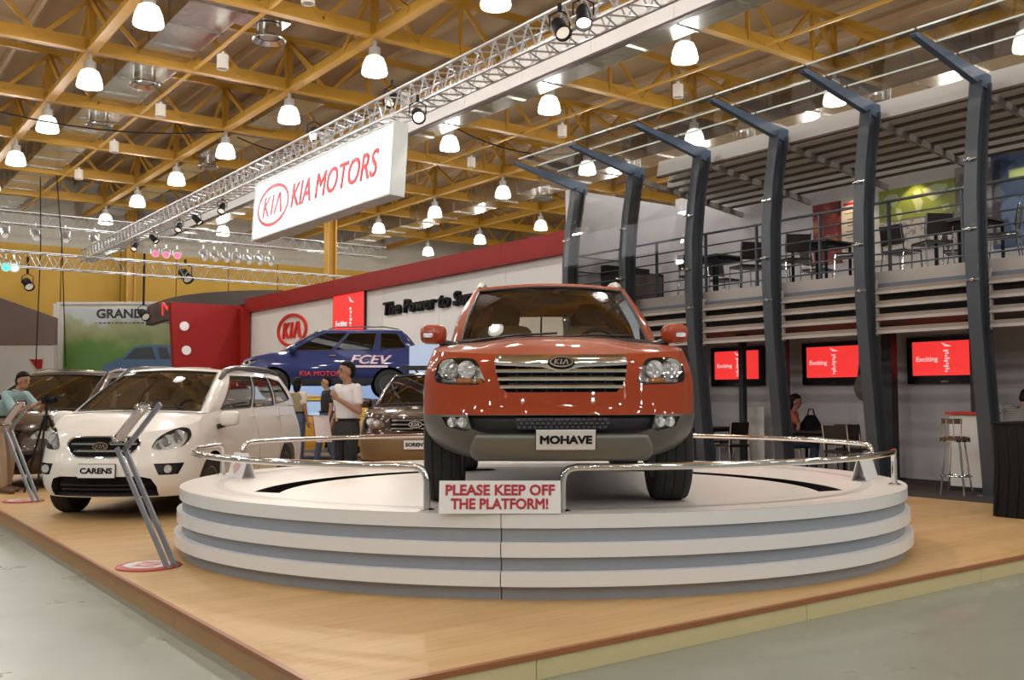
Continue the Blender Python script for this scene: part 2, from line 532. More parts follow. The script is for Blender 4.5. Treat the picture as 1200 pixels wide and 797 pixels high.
# glass canopy panes carried on the arms, one thing per bay
M_pane = glass('grey_canopy_glass', (0.86, 0.87, 0.87), 0.45)
M_paneedge = mat('glass_edge', (0.55, 0.62, 0.60), 0.2, var=0.05)
for k in range(len(CT) - 1):
    o = empty('glass_canopy', nt(12.1, CT[k], 0), AL, 'tilted glass canopy strip over the %s bay counted from the right' % ['first', 'second', 'third', 'fourth', 'fifth', 'sixth'][k], 'glass canopy', 'glass canopies on the column arms')
    for j in range(3):
        n0 = -1.05 + 0.47 * j
        z0 = 5.86 - 0.055 * j
        b = MB(); b.box((n0, 0.81, z0), (0.40, 1.58, 0.012), M=Matrix.Translation((n0, 0, z0)) @ Matrix.Rotation(R(9), 4, 'Y') @ Matrix.Translation((-n0, 0, -z0))); p = b.build('pane', M_pane, o)
        b = MB(); b.box((n0 - 0.2, 0.81, z0 + 0.03), (0.014, 1.58, 0.022)); b.build('edge_rail', M_paneedge, p)

# slatted fascia below the balcony floor, one frame per bay
for k in range(len(CT) - 1):
    o = empty('slat_screen', nt(12.2, CT[k], 0), AL, 'beige slatted screen under the balcony edge, %s bay from the right' % ['first', 'second', 'third', 'fourth', 'fifth', 'sixth'][k], 'slatted screen', 'slatted screens between the columns')
    s0 = None
    for j in range(4):
        z = 2.34 + 0.185 * j
        if s0 is None:
            b = MB(); b.prism([(-0.02, -0.045), (0.03, -0.05), (0.06, 0.0), (0.045, 0.05), (-0.02, 0.045), (0.015, 0.0)], 1.42, Matrix.Translation((0, 0.81, 0))); s0 = b.build('slat', M_beige, o); s0.location.z = z
        else:
            c = s0.copy(); COL.objects.link(c); c.location.z = z
    b = MB(); b.box((0.03, 0.11, 2.66), (0.05, 0.025, 0.78)).box((0.03, 1.51, 2.66), (0.05, 0.025, 0.78)); b.build('side_frame', M_beige, o)
    b = MB(); b.box((0.04, 0.81, 2.97), (0.03, 1.40, 0.06)); b.build('top_rail', mat('slate_rail', (0.09, 0.11, 0.14), 0.4), o)

# balcony railing
rl = empty('balcony_railing', nt(12.5, 0, 0), AL, 'dark steel balcony railing with six thin horizontal bars', 'railing')
for j, (z, r) in enumerate(((4.20, 0.022), (3.99, 0.013), (3.81, 0.013), (3.63, 0.013), (3.46, 0.013), (3.29, 0.013))):
    b = MB(); b.tube([(0, T0, z), (0, 14.8, z)], r, 6); b.build('rail_bar', M_steel, rl, True)
for px in (1260, 1132, 1045, 963, 888, 828, 770, 675):
    b = MB(); b.box((0.02, t_at(px, 12.5), 3.69), (0.05, 0.03, 1.04)); b.build('rail_post', M_steel, rl)
b = MB()
for z in (4.2, 3.9, 3.6, 3.35): b.tube([(0, 14.78, z), (1.4, 14.78, z)], 0.014, 6)
b.build('return_rail', M_steel, rl, True)

# louvred timber canopy over the balcony
cn = empty('louvre_canopy', nt(0, 0, 0), AL, 'sloping canopy of pale louvre boards over the balcony', 'canopy')
for j in range(8):
    n_ = 12.62 + 0.33 * j; z = 5.58 - 0.036 * j
    te = 13.0 + 0.02 * j - (0.35 if j < 2 else 0.0)
    b = MB(); b.prism([(-0.03, -0.14), (0.03, -0.14), (0.10, 0.14), (0.04, 0.14)], te - T0, Matrix.Translation((n_, (te + T0) / 2, z))); p = b.build('louvre_board', mat('pale_louvre', (0.40, 0.375, 0.35), 0.5, var=0.05), cn)
    b = MB(); b.box((n_ + 0.01, (te + T0) / 2, z - 0.155), (0.085, te - T0, 0.032)); b.build('bottom_edge', M_brown, p)
for t in CT[:-1]:
    b = MB(); b.bar((12.3, t + 0.02, 5.42), (15.3, t + 0.02, 5.06), 0.05, 0.10); b.build('rafter', mat('grey_rafter', (0.22, 0.19, 0.17), 0.5), cn)

# inner posts under the balcony
for px, n_, w, lab in ((1146, 13.75, 0.16, 'dark square post standing before the right-hand screen'), (1042, 13.75, 0.17, 'dark square post between the middle and right-hand screens'), (917, 13.75, 0.17, 'dark square post right of the left-hand screen'), (870, 13.6, 0.10, 'thin black post crossing the left-hand screen'), (815, 13.75, 0.2, 'dark square post left of the left-hand screen')):
    p = nt(n_, t_at(px, n_), 0)
    b = MB(); b.box((0, 0, 1.33), (w, w, 2.4)).box((0, 0, 0.15), (w + 0.1, w + 0.1, 0.03)).box((0, 0, 2.48), (w + 0.06, w + 0.06, 0.08))
    tag(b.build('support_post', mat('charcoal_post', (0.03, 0.032, 0.037), 0.5), loc=p, rz=AL), lab, 'post')

# ------------------------------------------------------------------ white display wall with the red top band
NW = 13.5
ww = empty('wall_left', nt(0, 0, 0), AL, 'long white display wall with a red band along the top', kind='structure')
tw = [15.2, 18.6, 21.6, 24.6, 28.0, 31.3, 34.85]
for a, c in zip(tw[:-1], tw[1:]):
    b = MB(); b.box((NW + 0.1, (a + c) / 2, 2.33), (0.2, c - a - 0.012, 4.4)); b.build('panel', M_white, ww)
    b = MB(); b.box((NW + 0.04, (a + c) / 2, 4.77), (0.4, c - a - 0.006, 0.5)); b.build('red_band', M_red, ww)
rp = empty('wall_red', nt(0, 0, 0), AL, 'red return wall with two white discs at the end of the white wall', kind='structure')
b = MB(); b.prism([(10.98, 0.13), (13.5, 0.13), (13.45, 4.78), (10.66, 4.78)], 0.3, Matrix.Translation((0, 35.05, 0))); b.build('red_panel', M_red, rp)
b = MB(); b.box((13.25, 34.7, 2.4), (0.33, 0.4, 4.5)); b.build('red_pier', M_red, rp)
for z in (3.94, 3.08):
    b = MB(); b.lathe([(0.0, -0.02), (0.165, -0.02), (0.165, 0.02), (0.0, 0.02)], 20, Matrix.Translation((11.14 + (3.94 - z) * 0.1, 34.87, z)) @ Matrix.Rotation(R(90), 4, 'X')); b.build('white_disc', M_pwhite, rp, True)

# wall writing
M_redl = mat('red_letter', (0.62, 0.03, 0.02), 0.35, var=0.03)
lg = empty('wall_emblem', label='red oval three-letter emblem mounted on the white wall', cat='emblem', M=wallM(NW - 0.04, 30.84, 3.66))
kia_logo(2.36, 1.12, M_redl, M_redl, lg, Matrix.Identity(4), 0.04)
sl = empty('wall_slogan', label='raised black slogan lettering on the white wall left of the orange car', cat='lettering', M=wallM(NW - 0.05, 21.6, 3.88))
text('The Power to Surprise', 0.5, M_black, sl, None, 'lettering', 0.05, 5.7, 0.12, 1.0, 0.03)
# ================================================================== CEILING: trusses, ducts, lamps
LN = [0.2, 5.16, 9.95, 14.8, 19.95, 25.2]        # lamp rows
LT = [4.9 + 4.55 * k for k in range(-2, 9)]
ZB, ZT = 9.25, 10.55
ROW = ['outermost left', 'left-hand', 'lit-sign', 'white-beam', 'balcony', 'far right']
NTH = ['first', 'second', 'third', 'fourth', 'fifth', 'sixth', 'seventh', 'eighth', 'ninth', 'tenth', 'eleventh']
# cross trusses running along n at every lamp line
cp = None
N0, N1 = -4.0, 33.0
bays = 16
for k, t in enumerate(LT):
    if t < 4: continue
    o = empty('roof_truss', nt(0, t, 0), AL, 'yellow roof truss crossing the hall, %s counted from the camera' % NTH[k], 'roof truss', 'yellow cross trusses under the roof')
    if cp is None:
        parts = []
        b = MB(); b.box(((N0 + N1) / 2, 0, ZB), (N1 - N0, 0.20, 0.05)).box(((N0 + N1) / 2, 0, ZB + 0.15), (N1 - N0, 0.04, 0.28)); parts.append(b.build('bottom_chord', M_yel, o))
        b = MB(); b.box(((N0 + N1) / 2, 0, ZT), (N1 - N0, 0.16, 0.14)); parts.append(b.build('top_chord', M_yel, o))
        d = (N1 - N0) / bays
        wm = None
        for i in range(bays):
            a = N0 + d * i
            for p, q in (((a, 0, ZB + .05), (a, 0, ZT)), ((a, 0, ZT), (a + d / 2, 0, ZB + .1)), ((a + d / 2, 0, ZB + .1), (a + d, 0, ZT))):
                b = MB(); b.bar(p, q, 0.07, 0.09); parts.append(b.build('web_member', M_yel, o))
        cp = parts
    else:
        for q in cp:
            c = q.copy(); COL.objects.link(c); c.parent = o
# longitudinal girders along t above every lamp row
cp = None
G0, G1 = 2.0, 45.5
for k, n_ in enumerate(LN[1:]):
    o = empty('roof_girder', nt(n_, 0, 0), AL, 'yellow lengthwise roof girder above the %s lamp row' % ROW[k + 1], 'roof girder', 'yellow lengthwise girders')
    if cp is None:
        parts = []
        b = MB(); b.box((0, (G0 + G1) / 2, ZB - 0.03), (0.22, G1 - G0, 0.05)).box((0, (G0 + G1) / 2, ZB + 0.10), (0.05, G1 - G0, 0.22)); parts.append(b.build('lower_beam', M_yel, o))
        for t in LT:
            if t < G0: continue
            b = MB(); b.bar((0, t - 1.5, ZB + 0.1), (0, t, ZT - 0.1), 0.08, 0.12); parts.append(b.build('knee_brace', M_yel, o))
            b = MB(); b.bar((0, t + 1.5, ZB + 0.1), (0, t, ZT - 0.1), 0.08, 0.12); parts.append(b.build('knee_brace', M_yel, o))
            b = MB(); b.box((0, t, (ZB + ZT) / 2), (0.12, 0.12, ZT - ZB)); parts.append(b.build('king_post', M_yel, o))
        cp = parts
    else:
        for q in cp:
            c = q.copy(); COL.objects.link(c); c.parent = o
# thin tie rods midway between lamp rows
for k, n_ in enumerate((2.7, 7.5, 12.2, 17.3, 23.1)):
    b = MB(); b.bar((0, G0, ZB + 0.02), (0, G1, ZB + 0.02), 0.06, 0.06)
    tag(b.build('tie_rod', M_yel, loc=nt(n_, 0, 0), rz=AL), 'thin yellow tie bar under the roof, %s from the left' % ['leftmost', 'second', 'third', 'fourth', 'fifth and last'][k], 'tie bar', 'yellow tie bars')

# high-bay lamps
M_shade = mat('glowing_lamp_glass', (1, 0.95, 0.86), 0.3, var=0.01, emit=SHADE_E, ecol=(1.0, 0.93, 0.82))
M_cap = mat('grey_lamp_cap', (0.42, 0.40, 0.37), 0.4, metal=0.5)
LCOL = (1.0, 0.985, 0.945)
shade = MB().lathe([(0.10, 0.40), (0.19, 0.36), (0.25, 0.22), (0.285, 0.04), (0.27, 0.0), (0.0, -0.03)], 20)
capm = MB().lathe([(0.0, 0.72), (0.05, 0.72), (0.05, 0.60), (0.13, 0.58), (0.13, 0.41), (0.11, 0.39), (0.0, 0.39)], 14)
lp0 = None
LZ = 8.42
for i, n_ in enumerate(LN + [-4.6, -9.4, -14.2]):  # extra rows and bays stay unseen, added to give frontal light
    seen = 0
    for j, t in enumerate([-18.0, -13.4, -8.8] + LT):
        p = nt(n_, t, LZ)
        d = p - Vector((0, 0, EYE)); fw = d.dot(_f0)
        u, v = (600 + FPX * d.dot(_rt) / fw, 398.5 - FPX * d.dot(_up) / fw) if fw > 1 else (-999, -999)
        vis = -60 < u < 1260 and -60 < v < 700
        if not vis and (Vector((p.x, p.y)) - Vector((0.3, 9.0))).length > 26:
            continue
        if vis:
            seen += 1
            lab = 'glowing high-bay lamp, %s from the near end of the %s row' % (NTH[seen - 1], ROW[min(i, 5)])
        else:
            lab = 'high-bay lamp added out of view, carrying on the hall grid for frontal light'
        o = empty('high_bay_lamp', p, 0, lab, 'ceiling lamp', 'glowing high-bay lamps under the trusses')
        if lp0 is None:
            lp0 = (shade.build('glass_shade', M_shade, o, True), capm.build('ballast_cap', M_cap, o, True), MB().tube([(0, 0, 0.7), (0, 0, 0.86)], 0.015, 6).build('hanger', M_cap, o))
        else:
            for q in lp0:
                c = q.copy(); COL.objects.link(c); c.parent = o
        light('lamp_light', 'POINT', (0, 0, -0.16), LAMP_W, LCOL, 0.16, parent=o)

# white cylinder fixtures hanging between the rows
c0 = None
k = 0
for n_, ts in ((7.5, [16.6, 21.1, 25.7, 30.3, 34.8]), (12.2, [21.1, 25.7, 30.3]), (17.3, [16.6, 21.1, 25.7, 30.3, 34.8]), (2.7, [16.6, 21.1, 25.7])):
    for t in ts:
        p = nt(n_, t, 8.75)
        lab = 'small white cylinder fixture hanging %s in the %s line between lamp rows' % (NTH[ts.index(t)], {7.5: 'second', 12.2: 'third', 17.3: 'fourth', 2.7: 'first'}[n_])
        if c0 is None:
            c0 = MB().lathe([(0, 0.4), (0.03, 0.4), (0.03, 0.32), (0.13, 0.32), (0.13, 0), (0.11, 0), (0.11, 0.03), (0, 0.03)], 14).build('cylinder_fixture', mat('white_fixture', (0.62, 0.57, 0.5), 0.5), smooth=True)
            o = c0
        else:
            o = c0.copy(); COL.objects.link(o)
        o.location = p
        tag(o, lab, 'ceiling fixture', 'white cylinder fixtures')

# silver ducts with round diffusers
def duct(n_, t0, t1, w, h, z, lab, diff=()):
    o = empty('air_duct', nt(n_, 0, z), AL, lab, 'air duct')
    t = t0
    while t < t1:
        b = MB(); b.box((0, t + 0.72, 0), (w, 1.43, h)); b.build('duct_section', M_foil, o)
        b = MB(); b.box((0, t + 1.44, 0), (w + 0.06, 0.03, h + 0.06)); b.build('joint_flange', M_foil, o)
        t += 1.45
    for dn, t in diff:
        b = MB(); b.lathe([(0.24, 0.25), (0.24, 0.0), (0.36, -0.08), (0.37, -0.06), (0.27, 0.02), (0.27, 0.25)], 22, Matrix.Translation((dn, t, -h / 2 - 0.2)), close=True); d = b.build('diffuser', M_foil, o, True)
        b = MB(); b.lathe([(0.0, 0.02), (0.20, 0.0), (0.20, 0.03), (0.0, 0.05)], 18, Matrix.Translation((dn, t, -h / 2 - 0.2))); b.build('diffuser_core', M_foil, d, True)
        if abs(dn) > w / 2:
            b = MB(); b.box((dn / 2, t, 0), (abs(dn) + 0.7, 0.7, h * 0.8)); b.build('branch', M_foil, o)
duct(6.75, 12, 44, 1.15, 0.7, 9.75, 'silver foil duct between the left-hand and lit-sign lamp rows', ((1.3, 19.8), (0, 24.5), (0, 29)))
duct(14.0, 9, 44, 1.0, 0.5, 9.05, 'silver foil duct tucked behind the long white beam', ())
duct(22.0, 10, 44, 1.1, 0.7, 9.3, 'silver foil duct with round diffusers above the balcony columns', ((-0.2, 14.0), (-0.2, 18.3), (-0.2, 23), (0, 28)))
duct(10.9, 24, 44, 0.9, 0.5, 9.6, 'silver foil duct far behind the lit sign', ((0, 32), ))
# long white beam
o = empty('white_beam', nt(13.3, 0, 0), AL, 'long white boxed beam running under the roof behind the lit sign', 'beam')
t = 8.0
while t < 44:
    b = MB(); b.box((0, t + 1.2, 9.0), (0.10, 2.392, 0.80)); b.build('white_board', M_white, o); t += 2.4
b = MB(); b.box((-0.06, 26, 9.42), (0.05, 36, 0.07)); b.build('yellow_conduit', M_yel, o)
b = MB(); b.box((0.06, 26, 8.58), (0.16, 36, 0.04)); b.build('bottom_edge', M_brown, o)

# ------------------------------------------------------------------ box trusses and the lit sign
def box_truss(p0, p1, w, h, lab, rad=0.022, step=0.55):
    p0, p1 = Vector(p0), Vector(p1)
    L_ = (p1 - p0).length
    d = (p1 - p0) / L_
    sd = d.cross(Vector((0, 0, 1))).normalized()
    M = frame(d, sd, (0, 0, 1), p0)
    o = empty('lighting_truss', M=M, label=lab, cat='lighting truss')
    cs = [(-w / 2, -h / 2), (w / 2, -h / 2), (w / 2, h / 2), (-w / 2, h / 2)]
    for c in cs:
        b = MB(); b.tube([(0, *c), (L_, *c)], rad, 6); b.build('chord', M_alu, o, True)
    k = int(L_ / step)
    for f_ in range(4):
        a, c = cs[f_], cs[(f_ + 1) % 4]
        b = MB()
        for i in range(k):
            b.tube([(step * i, *a), (step * (i + .5), *c)], rad * 0.55, 4).tube([(step * (i + .5), *c), (step * (i + 1), *a)], rad * 0.55, 4)
        tag(b.build('lacing', M_alu, o), kind='stuff')
    return o
box_truss(nt(8.75, 7, 6.72), nt(8.75, 39, 6.72), 0.42, 0.42, 'aluminium box truss carrying the lit sign and spotlights', 0.028, 0.42)
box_truss(nt(-6, 40, 8.1), nt(22, 40, 8.1), 0.4, 0.45, 'aluminium box truss across the far end of the hall, upper one')
box_truss(nt(-4, 36, 6.05), nt(20, 36, 6.05), 0.4, 0.5, 'aluminium box truss across the far end of the hall, lower one')

sg = empty('lit_sign', label='long white lightbox sign with red lettering hanging under the truss', cat='sign')
sg.matrix_world = wallM(8.40, 18.2, 5.66) @ Matrix.Rotation(R(-3.5), 4, 'X')
M_sign = mat('lit_white_acrylic', (0.9, 0.9, 0.92), 0.4, var=0.01, emit=1.35, ecol=(0.97, 0.97, 1.0))
b = MB(); b.box((0, 0, -0.13), (6.4, 1.28, 0.24)); b.build('lightbox', mat('pale_sign_case', (0.7, 0.7, 0.66), 0.4, emit=0.35), sg)
b = MB(); b.box((0, 0, -0.002), (6.36, 1.24, 0.012)); b.build('lit_face', M_sign, sg)
b = MB(); b.box((0, 0, -0.258), (6.36, 1.24, 0.012)); b.build('lit_face', M_sign, sg)
b = MB(); b.box((0, 0.655, -0.13), (6.46, 0.03, 0.30)).box((0, -0.655, -0.13), (6.46, 0.03, 0.30)).box((3.22, 0, -0.13), (0.03, 1.30, 0.30)).box((-3.22, 0, -0.13), (0.03, 1.30, 0.30)); b.build('case_frame', mat('sign_frame', (0.55, 0.56, 0.54), 0.4, metal=0.4), sg)
M_sred = mat('sign_red_vinyl', (0.55, 0.02, 0.025), 0.4, var=0.02, emit=0.42, ecol=(0.75, 0.02, 0.03))
kia_logo(1.75, 0.95, M_sred, M_sred, sg, Matrix.Translation((-2.12, 0, 0.008)), 0.004)
text('KIA MOTORS', 0.72, M_sred, sg, Matrix.Translation((0.75, 0.0, 0.008)), 'lettering', 0.004, 3.85, 0.2, 1.0, 0.014)
for x in (-2.2, 0, 2.2):
    b = MB(); b.tube([(x, 0.65, -0.15), (x, 1.0, -0.15)], 0.015, 5); b.build('hanger', M_alu, sg)

# spotlights on the truss
def spot_can(p, tgt, lab, power=0, col=(1, 0.85, 0.68), ang=40, glow=0.0, s=1.0, body=None, gcol=(1, 0.9, 0.75), rod=0.34):
    p, tgt = Vector(p), Vector(tgt)
    o = empty('spotlight', p, 0, lab, 'spotlight', 'stage spotlights on the trusses')
    q = (tgt - p).to_track_quat('-Z', 'Y').to_matrix().to_4x4()
    S = Matrix.Scale(s, 4)
    b = MB(); b.lathe([(0.0, 0.17), (0.07, 0.16), (0.10, 0.08), (0.10, -0.14), (0.12, -0.16), (0.12, -0.20), (0.105, -0.20), (0.10, -0.15)], 14, q @ S); b.build('can', body or M_black, o, True)
    b = MB(); b.lathe([(0.0, -0.155), (0.095, -0.155), (0.095, -0.145), (0.0, -0.145)], 14, q @ S)
    b.build('lens', mat('spot_lens_%d_%d_%d' % (int(glow * 10), int(gcol[0] * 10), int(gcol[1] * 10)), tuple(0.6 * k_ for k_ in gcol), 0.3, emit=glow, ecol=gcol, var=0.02, spec=0.2), o, True)
    b = MB(); b.tube([(-0.14 * s, 0, 0), (-0.14 * s, 0, 0.16 * s), (0, 0, 0.24 * s), (0.14 * s, 0, 0.16 * s), (0.14 * s, 0, 0)], 0.012 * s, 5).tube([(0, 0, 0.22 * s), (0, 0, max(rod, 0.34 * s))], 0.03 * s, 6); b.build('yoke', body or M_black, o)
    if power:
        light('spot_beam', 'SPOT', (tgt - p).normalized() * 0.22, power, col, 0.06, ((tgt - p).normalized()) * 2, ang, 0.25, parent=o)
    return o
CARX, CARY = 0.325, 6.36
spot_can(nt(8.45, 14.2, 6.25), (0.3, 8.4, 1.2), 'black spotlight at the right end of the lit sign aimed at the orange car', SPOT_W, ang=46, glow=1.5)
spot_can(nt(8.5, 9.9, 6.62), (0.9, 9.4, 0.7), 'black spotlight high above the orange car, glowing towards the camera', SPOT_W * 0.8, ang=50, glow=12)
spot_can(nt(8.45, 10.35, 6.58), (2.6, 8.2, 0.7), 'black spotlight hanging beside the glowing one above the orange car', SPOT_W * 0.5, ang=46, glow=0.8)
spot_can(nt(8.9, 15.9, 7.05), (-4.2, 12.0, 0.8), 'black spotlight on top of the truss over the sign lettering', SPOT_W * 1.6, ang=50, glow=1.0)
spot_can(nt(8.75, 19.0, 7.05), (-3.8, 12.2, 0.8), 'black spotlight on top of the truss over the sign emblem', SPOT_W * 1.5, ang=50, glow=3)
for j, t in enumerate((24.5, 26.5, 28.0, 30.5, 32.5)):
    spot_can(nt(8.75, t, 6.3), nt(11.5, t - 3, 2.0) if j % 2 else nt(6, t - 4, 1), 'black spotlight hanging left of the lit sign, %s along the truss' % NTH[j], 300 if j < 3 else 0, ang=60, glow=0.9, s=0.85)
M_can = mat('silver_par_can', (0.6, 0.6, 0.62), 0.3, metal=0.8)
for j in range(8):
    spot_can(nt(1.9 + 1.05 * j, 40.1, 7.55), nt(2.5 + 1.0 * j, 36, 4), 'silver par can, %s from the left on the upper far truss' % NTH[j], 0, glow=0.15, s=1.3, body=M_can)
for j, (px, c) in enumerate(((179, (1, 0.15, 0.3)), (192, (1, 0.15, 0.3)), (205, (1, 0.15, 0.3)))):
    u = (px - 600) / FPX; nn = 36 * (NY + NX * u) / (NX - NY * u)
    spot_can(nt(nn, 36, 6.6), (0, 6, 3), 'pink glowing par can, %s of three on the lower far truss' % NTH[j], 0, glow=1.1, s=1.1, body=M_can, gcol=c)
for j, (px, c) in enumerate(((3, (0.1, 1, 0.7)), (13, (0.6, 1, 0.8)))):
    u = (px - 600) / FPX; nn = 36 * (NY + NX * u) / (NX - NY * u)
    spot_can(nt(nn, 36, 5.75), (0, 6, 3), 'green glowing par can at the left edge, %s one' % NTH[j], 0, glow=1.0, s=1.3, body=M_can, gcol=c)
for j in range(7):
    u = (236 + 13 * j - 600) / FPX; nn = 36 * (NY + NX * u) / (NX - NY * u)
    spot_can(nt(nn, 36.0, 6.7), nt(nn + 1, 30, 2), 'silver par can, %s from the left above the red wall' % NTH[j], 0, glow=0.1, s=1.1, body=M_can)
for j, (px, py, tq) in enumerate(((168, 368, 36.2), (217, 322, 36.2), (32, 332, 36.2))):
    u = (px - 600) / FPX; nn = tq * (NY + NX * u) / (NX - NY * u); P_ = nt(nn, tq, 0)
    spot_can(at(px, py, P_.y), nt(nn + 1, 30, 1), ['black stage lamp in front of the dark curved fascia', 'large black stage lamp beside the pink ones', 'black stage lamp at the far left of the lower truss'][j], 0, glow=0.2, s=1.7 if j == 1 else 1.4, rod=(2.2, 0.34, 0.9)[j])

# black cables sagging along the roof steel
for j, (a, c, sag) in enumerate(((nt(1.5, 27.4, 9.1), nt(9.8, 27.4, 9.1), 0.5), (nt(10.2, 27.4, 9.0), nt(14.6, 27.4, 9.1), 0.35), (nt(14.8, 23.0, 9.1), nt(19.8, 23.0, 9.1), 0.4))):
    b = MB(); b.tube([a.lerp(c, i / 12) - Vector((0, 0, sag * 4 * (i / 12) * (1 - i / 12))) for i in range(13)], 0.022, 5)
    tag(b.build('roof_cable', M_black, smooth=True), 'black cable sagging under the roof truss, %s from the left' % ('first', 'second', 'third')[j], 'cable')
# ================================================================== CARS
M_tyre = mat('tyre_rubber', (0.018, 0.018, 0.018), 0.75, var=0.15)
M_rim = mat('alloy_rim', (0.55, 0.55, 0.56), 0.25, metal=0.9)
M_dark = mat('black_plastic', (0.014, 0.014, 0.015), 0.45)
M_under = mat('dark_underbody', (0.008, 0.008, 0.008), 0.8)
M_int = mat('tan_interior', (0.34, 0.27, 0.18), 0.7, var=0.1)
M_seat = mat('beige_seat', (0.42, 0.34, 0.24), 0.7, var=0.1)
M_lens = glass('clear_lamp_lens', (0.95, 0.95, 0.95), 1.5)
M_refl = mat('lamp_reflector', (0.90, 0.90, 0.90), 0.2, metal=0.7, var=0.35, scale=40, bump=1.0)
M_lampbk = mat('lamp_housing', (0.70, 0.69, 0.65), 0.35, metal=0.45, var=0.3, scale=12)
M_amber = mat('amber_lens', (0.75, 0.26, 0.03), 0.2, var=0.25, scale=30, coat=1)
M_plate = mat('white_name_plate', (0.80, 0.80, 0.80), 0.35, var=0.02)
M_mesh = mat('grille_mesh', (0.03, 0.03, 0.033), 0.4, var=0.5, scale=60, bump=1.0)
M_glassc = glass('clear_tint_glass', (0.86, 0.84, 0.77), 1.6)
M_glassd = glass('dark_tint_glass', (0.22, 0.21, 0.19), 2.0)
M_glassb = glass('black_tint_glass', (0.05, 0.05, 0.05), 2.0)
def paint(name, col, metal=0.35, rough=0.28, coat=0.7, spec=0.5):
    return mat(name, col, rough, metal=metal, var=0.04, scale=90, coat=coat, spec=spec)

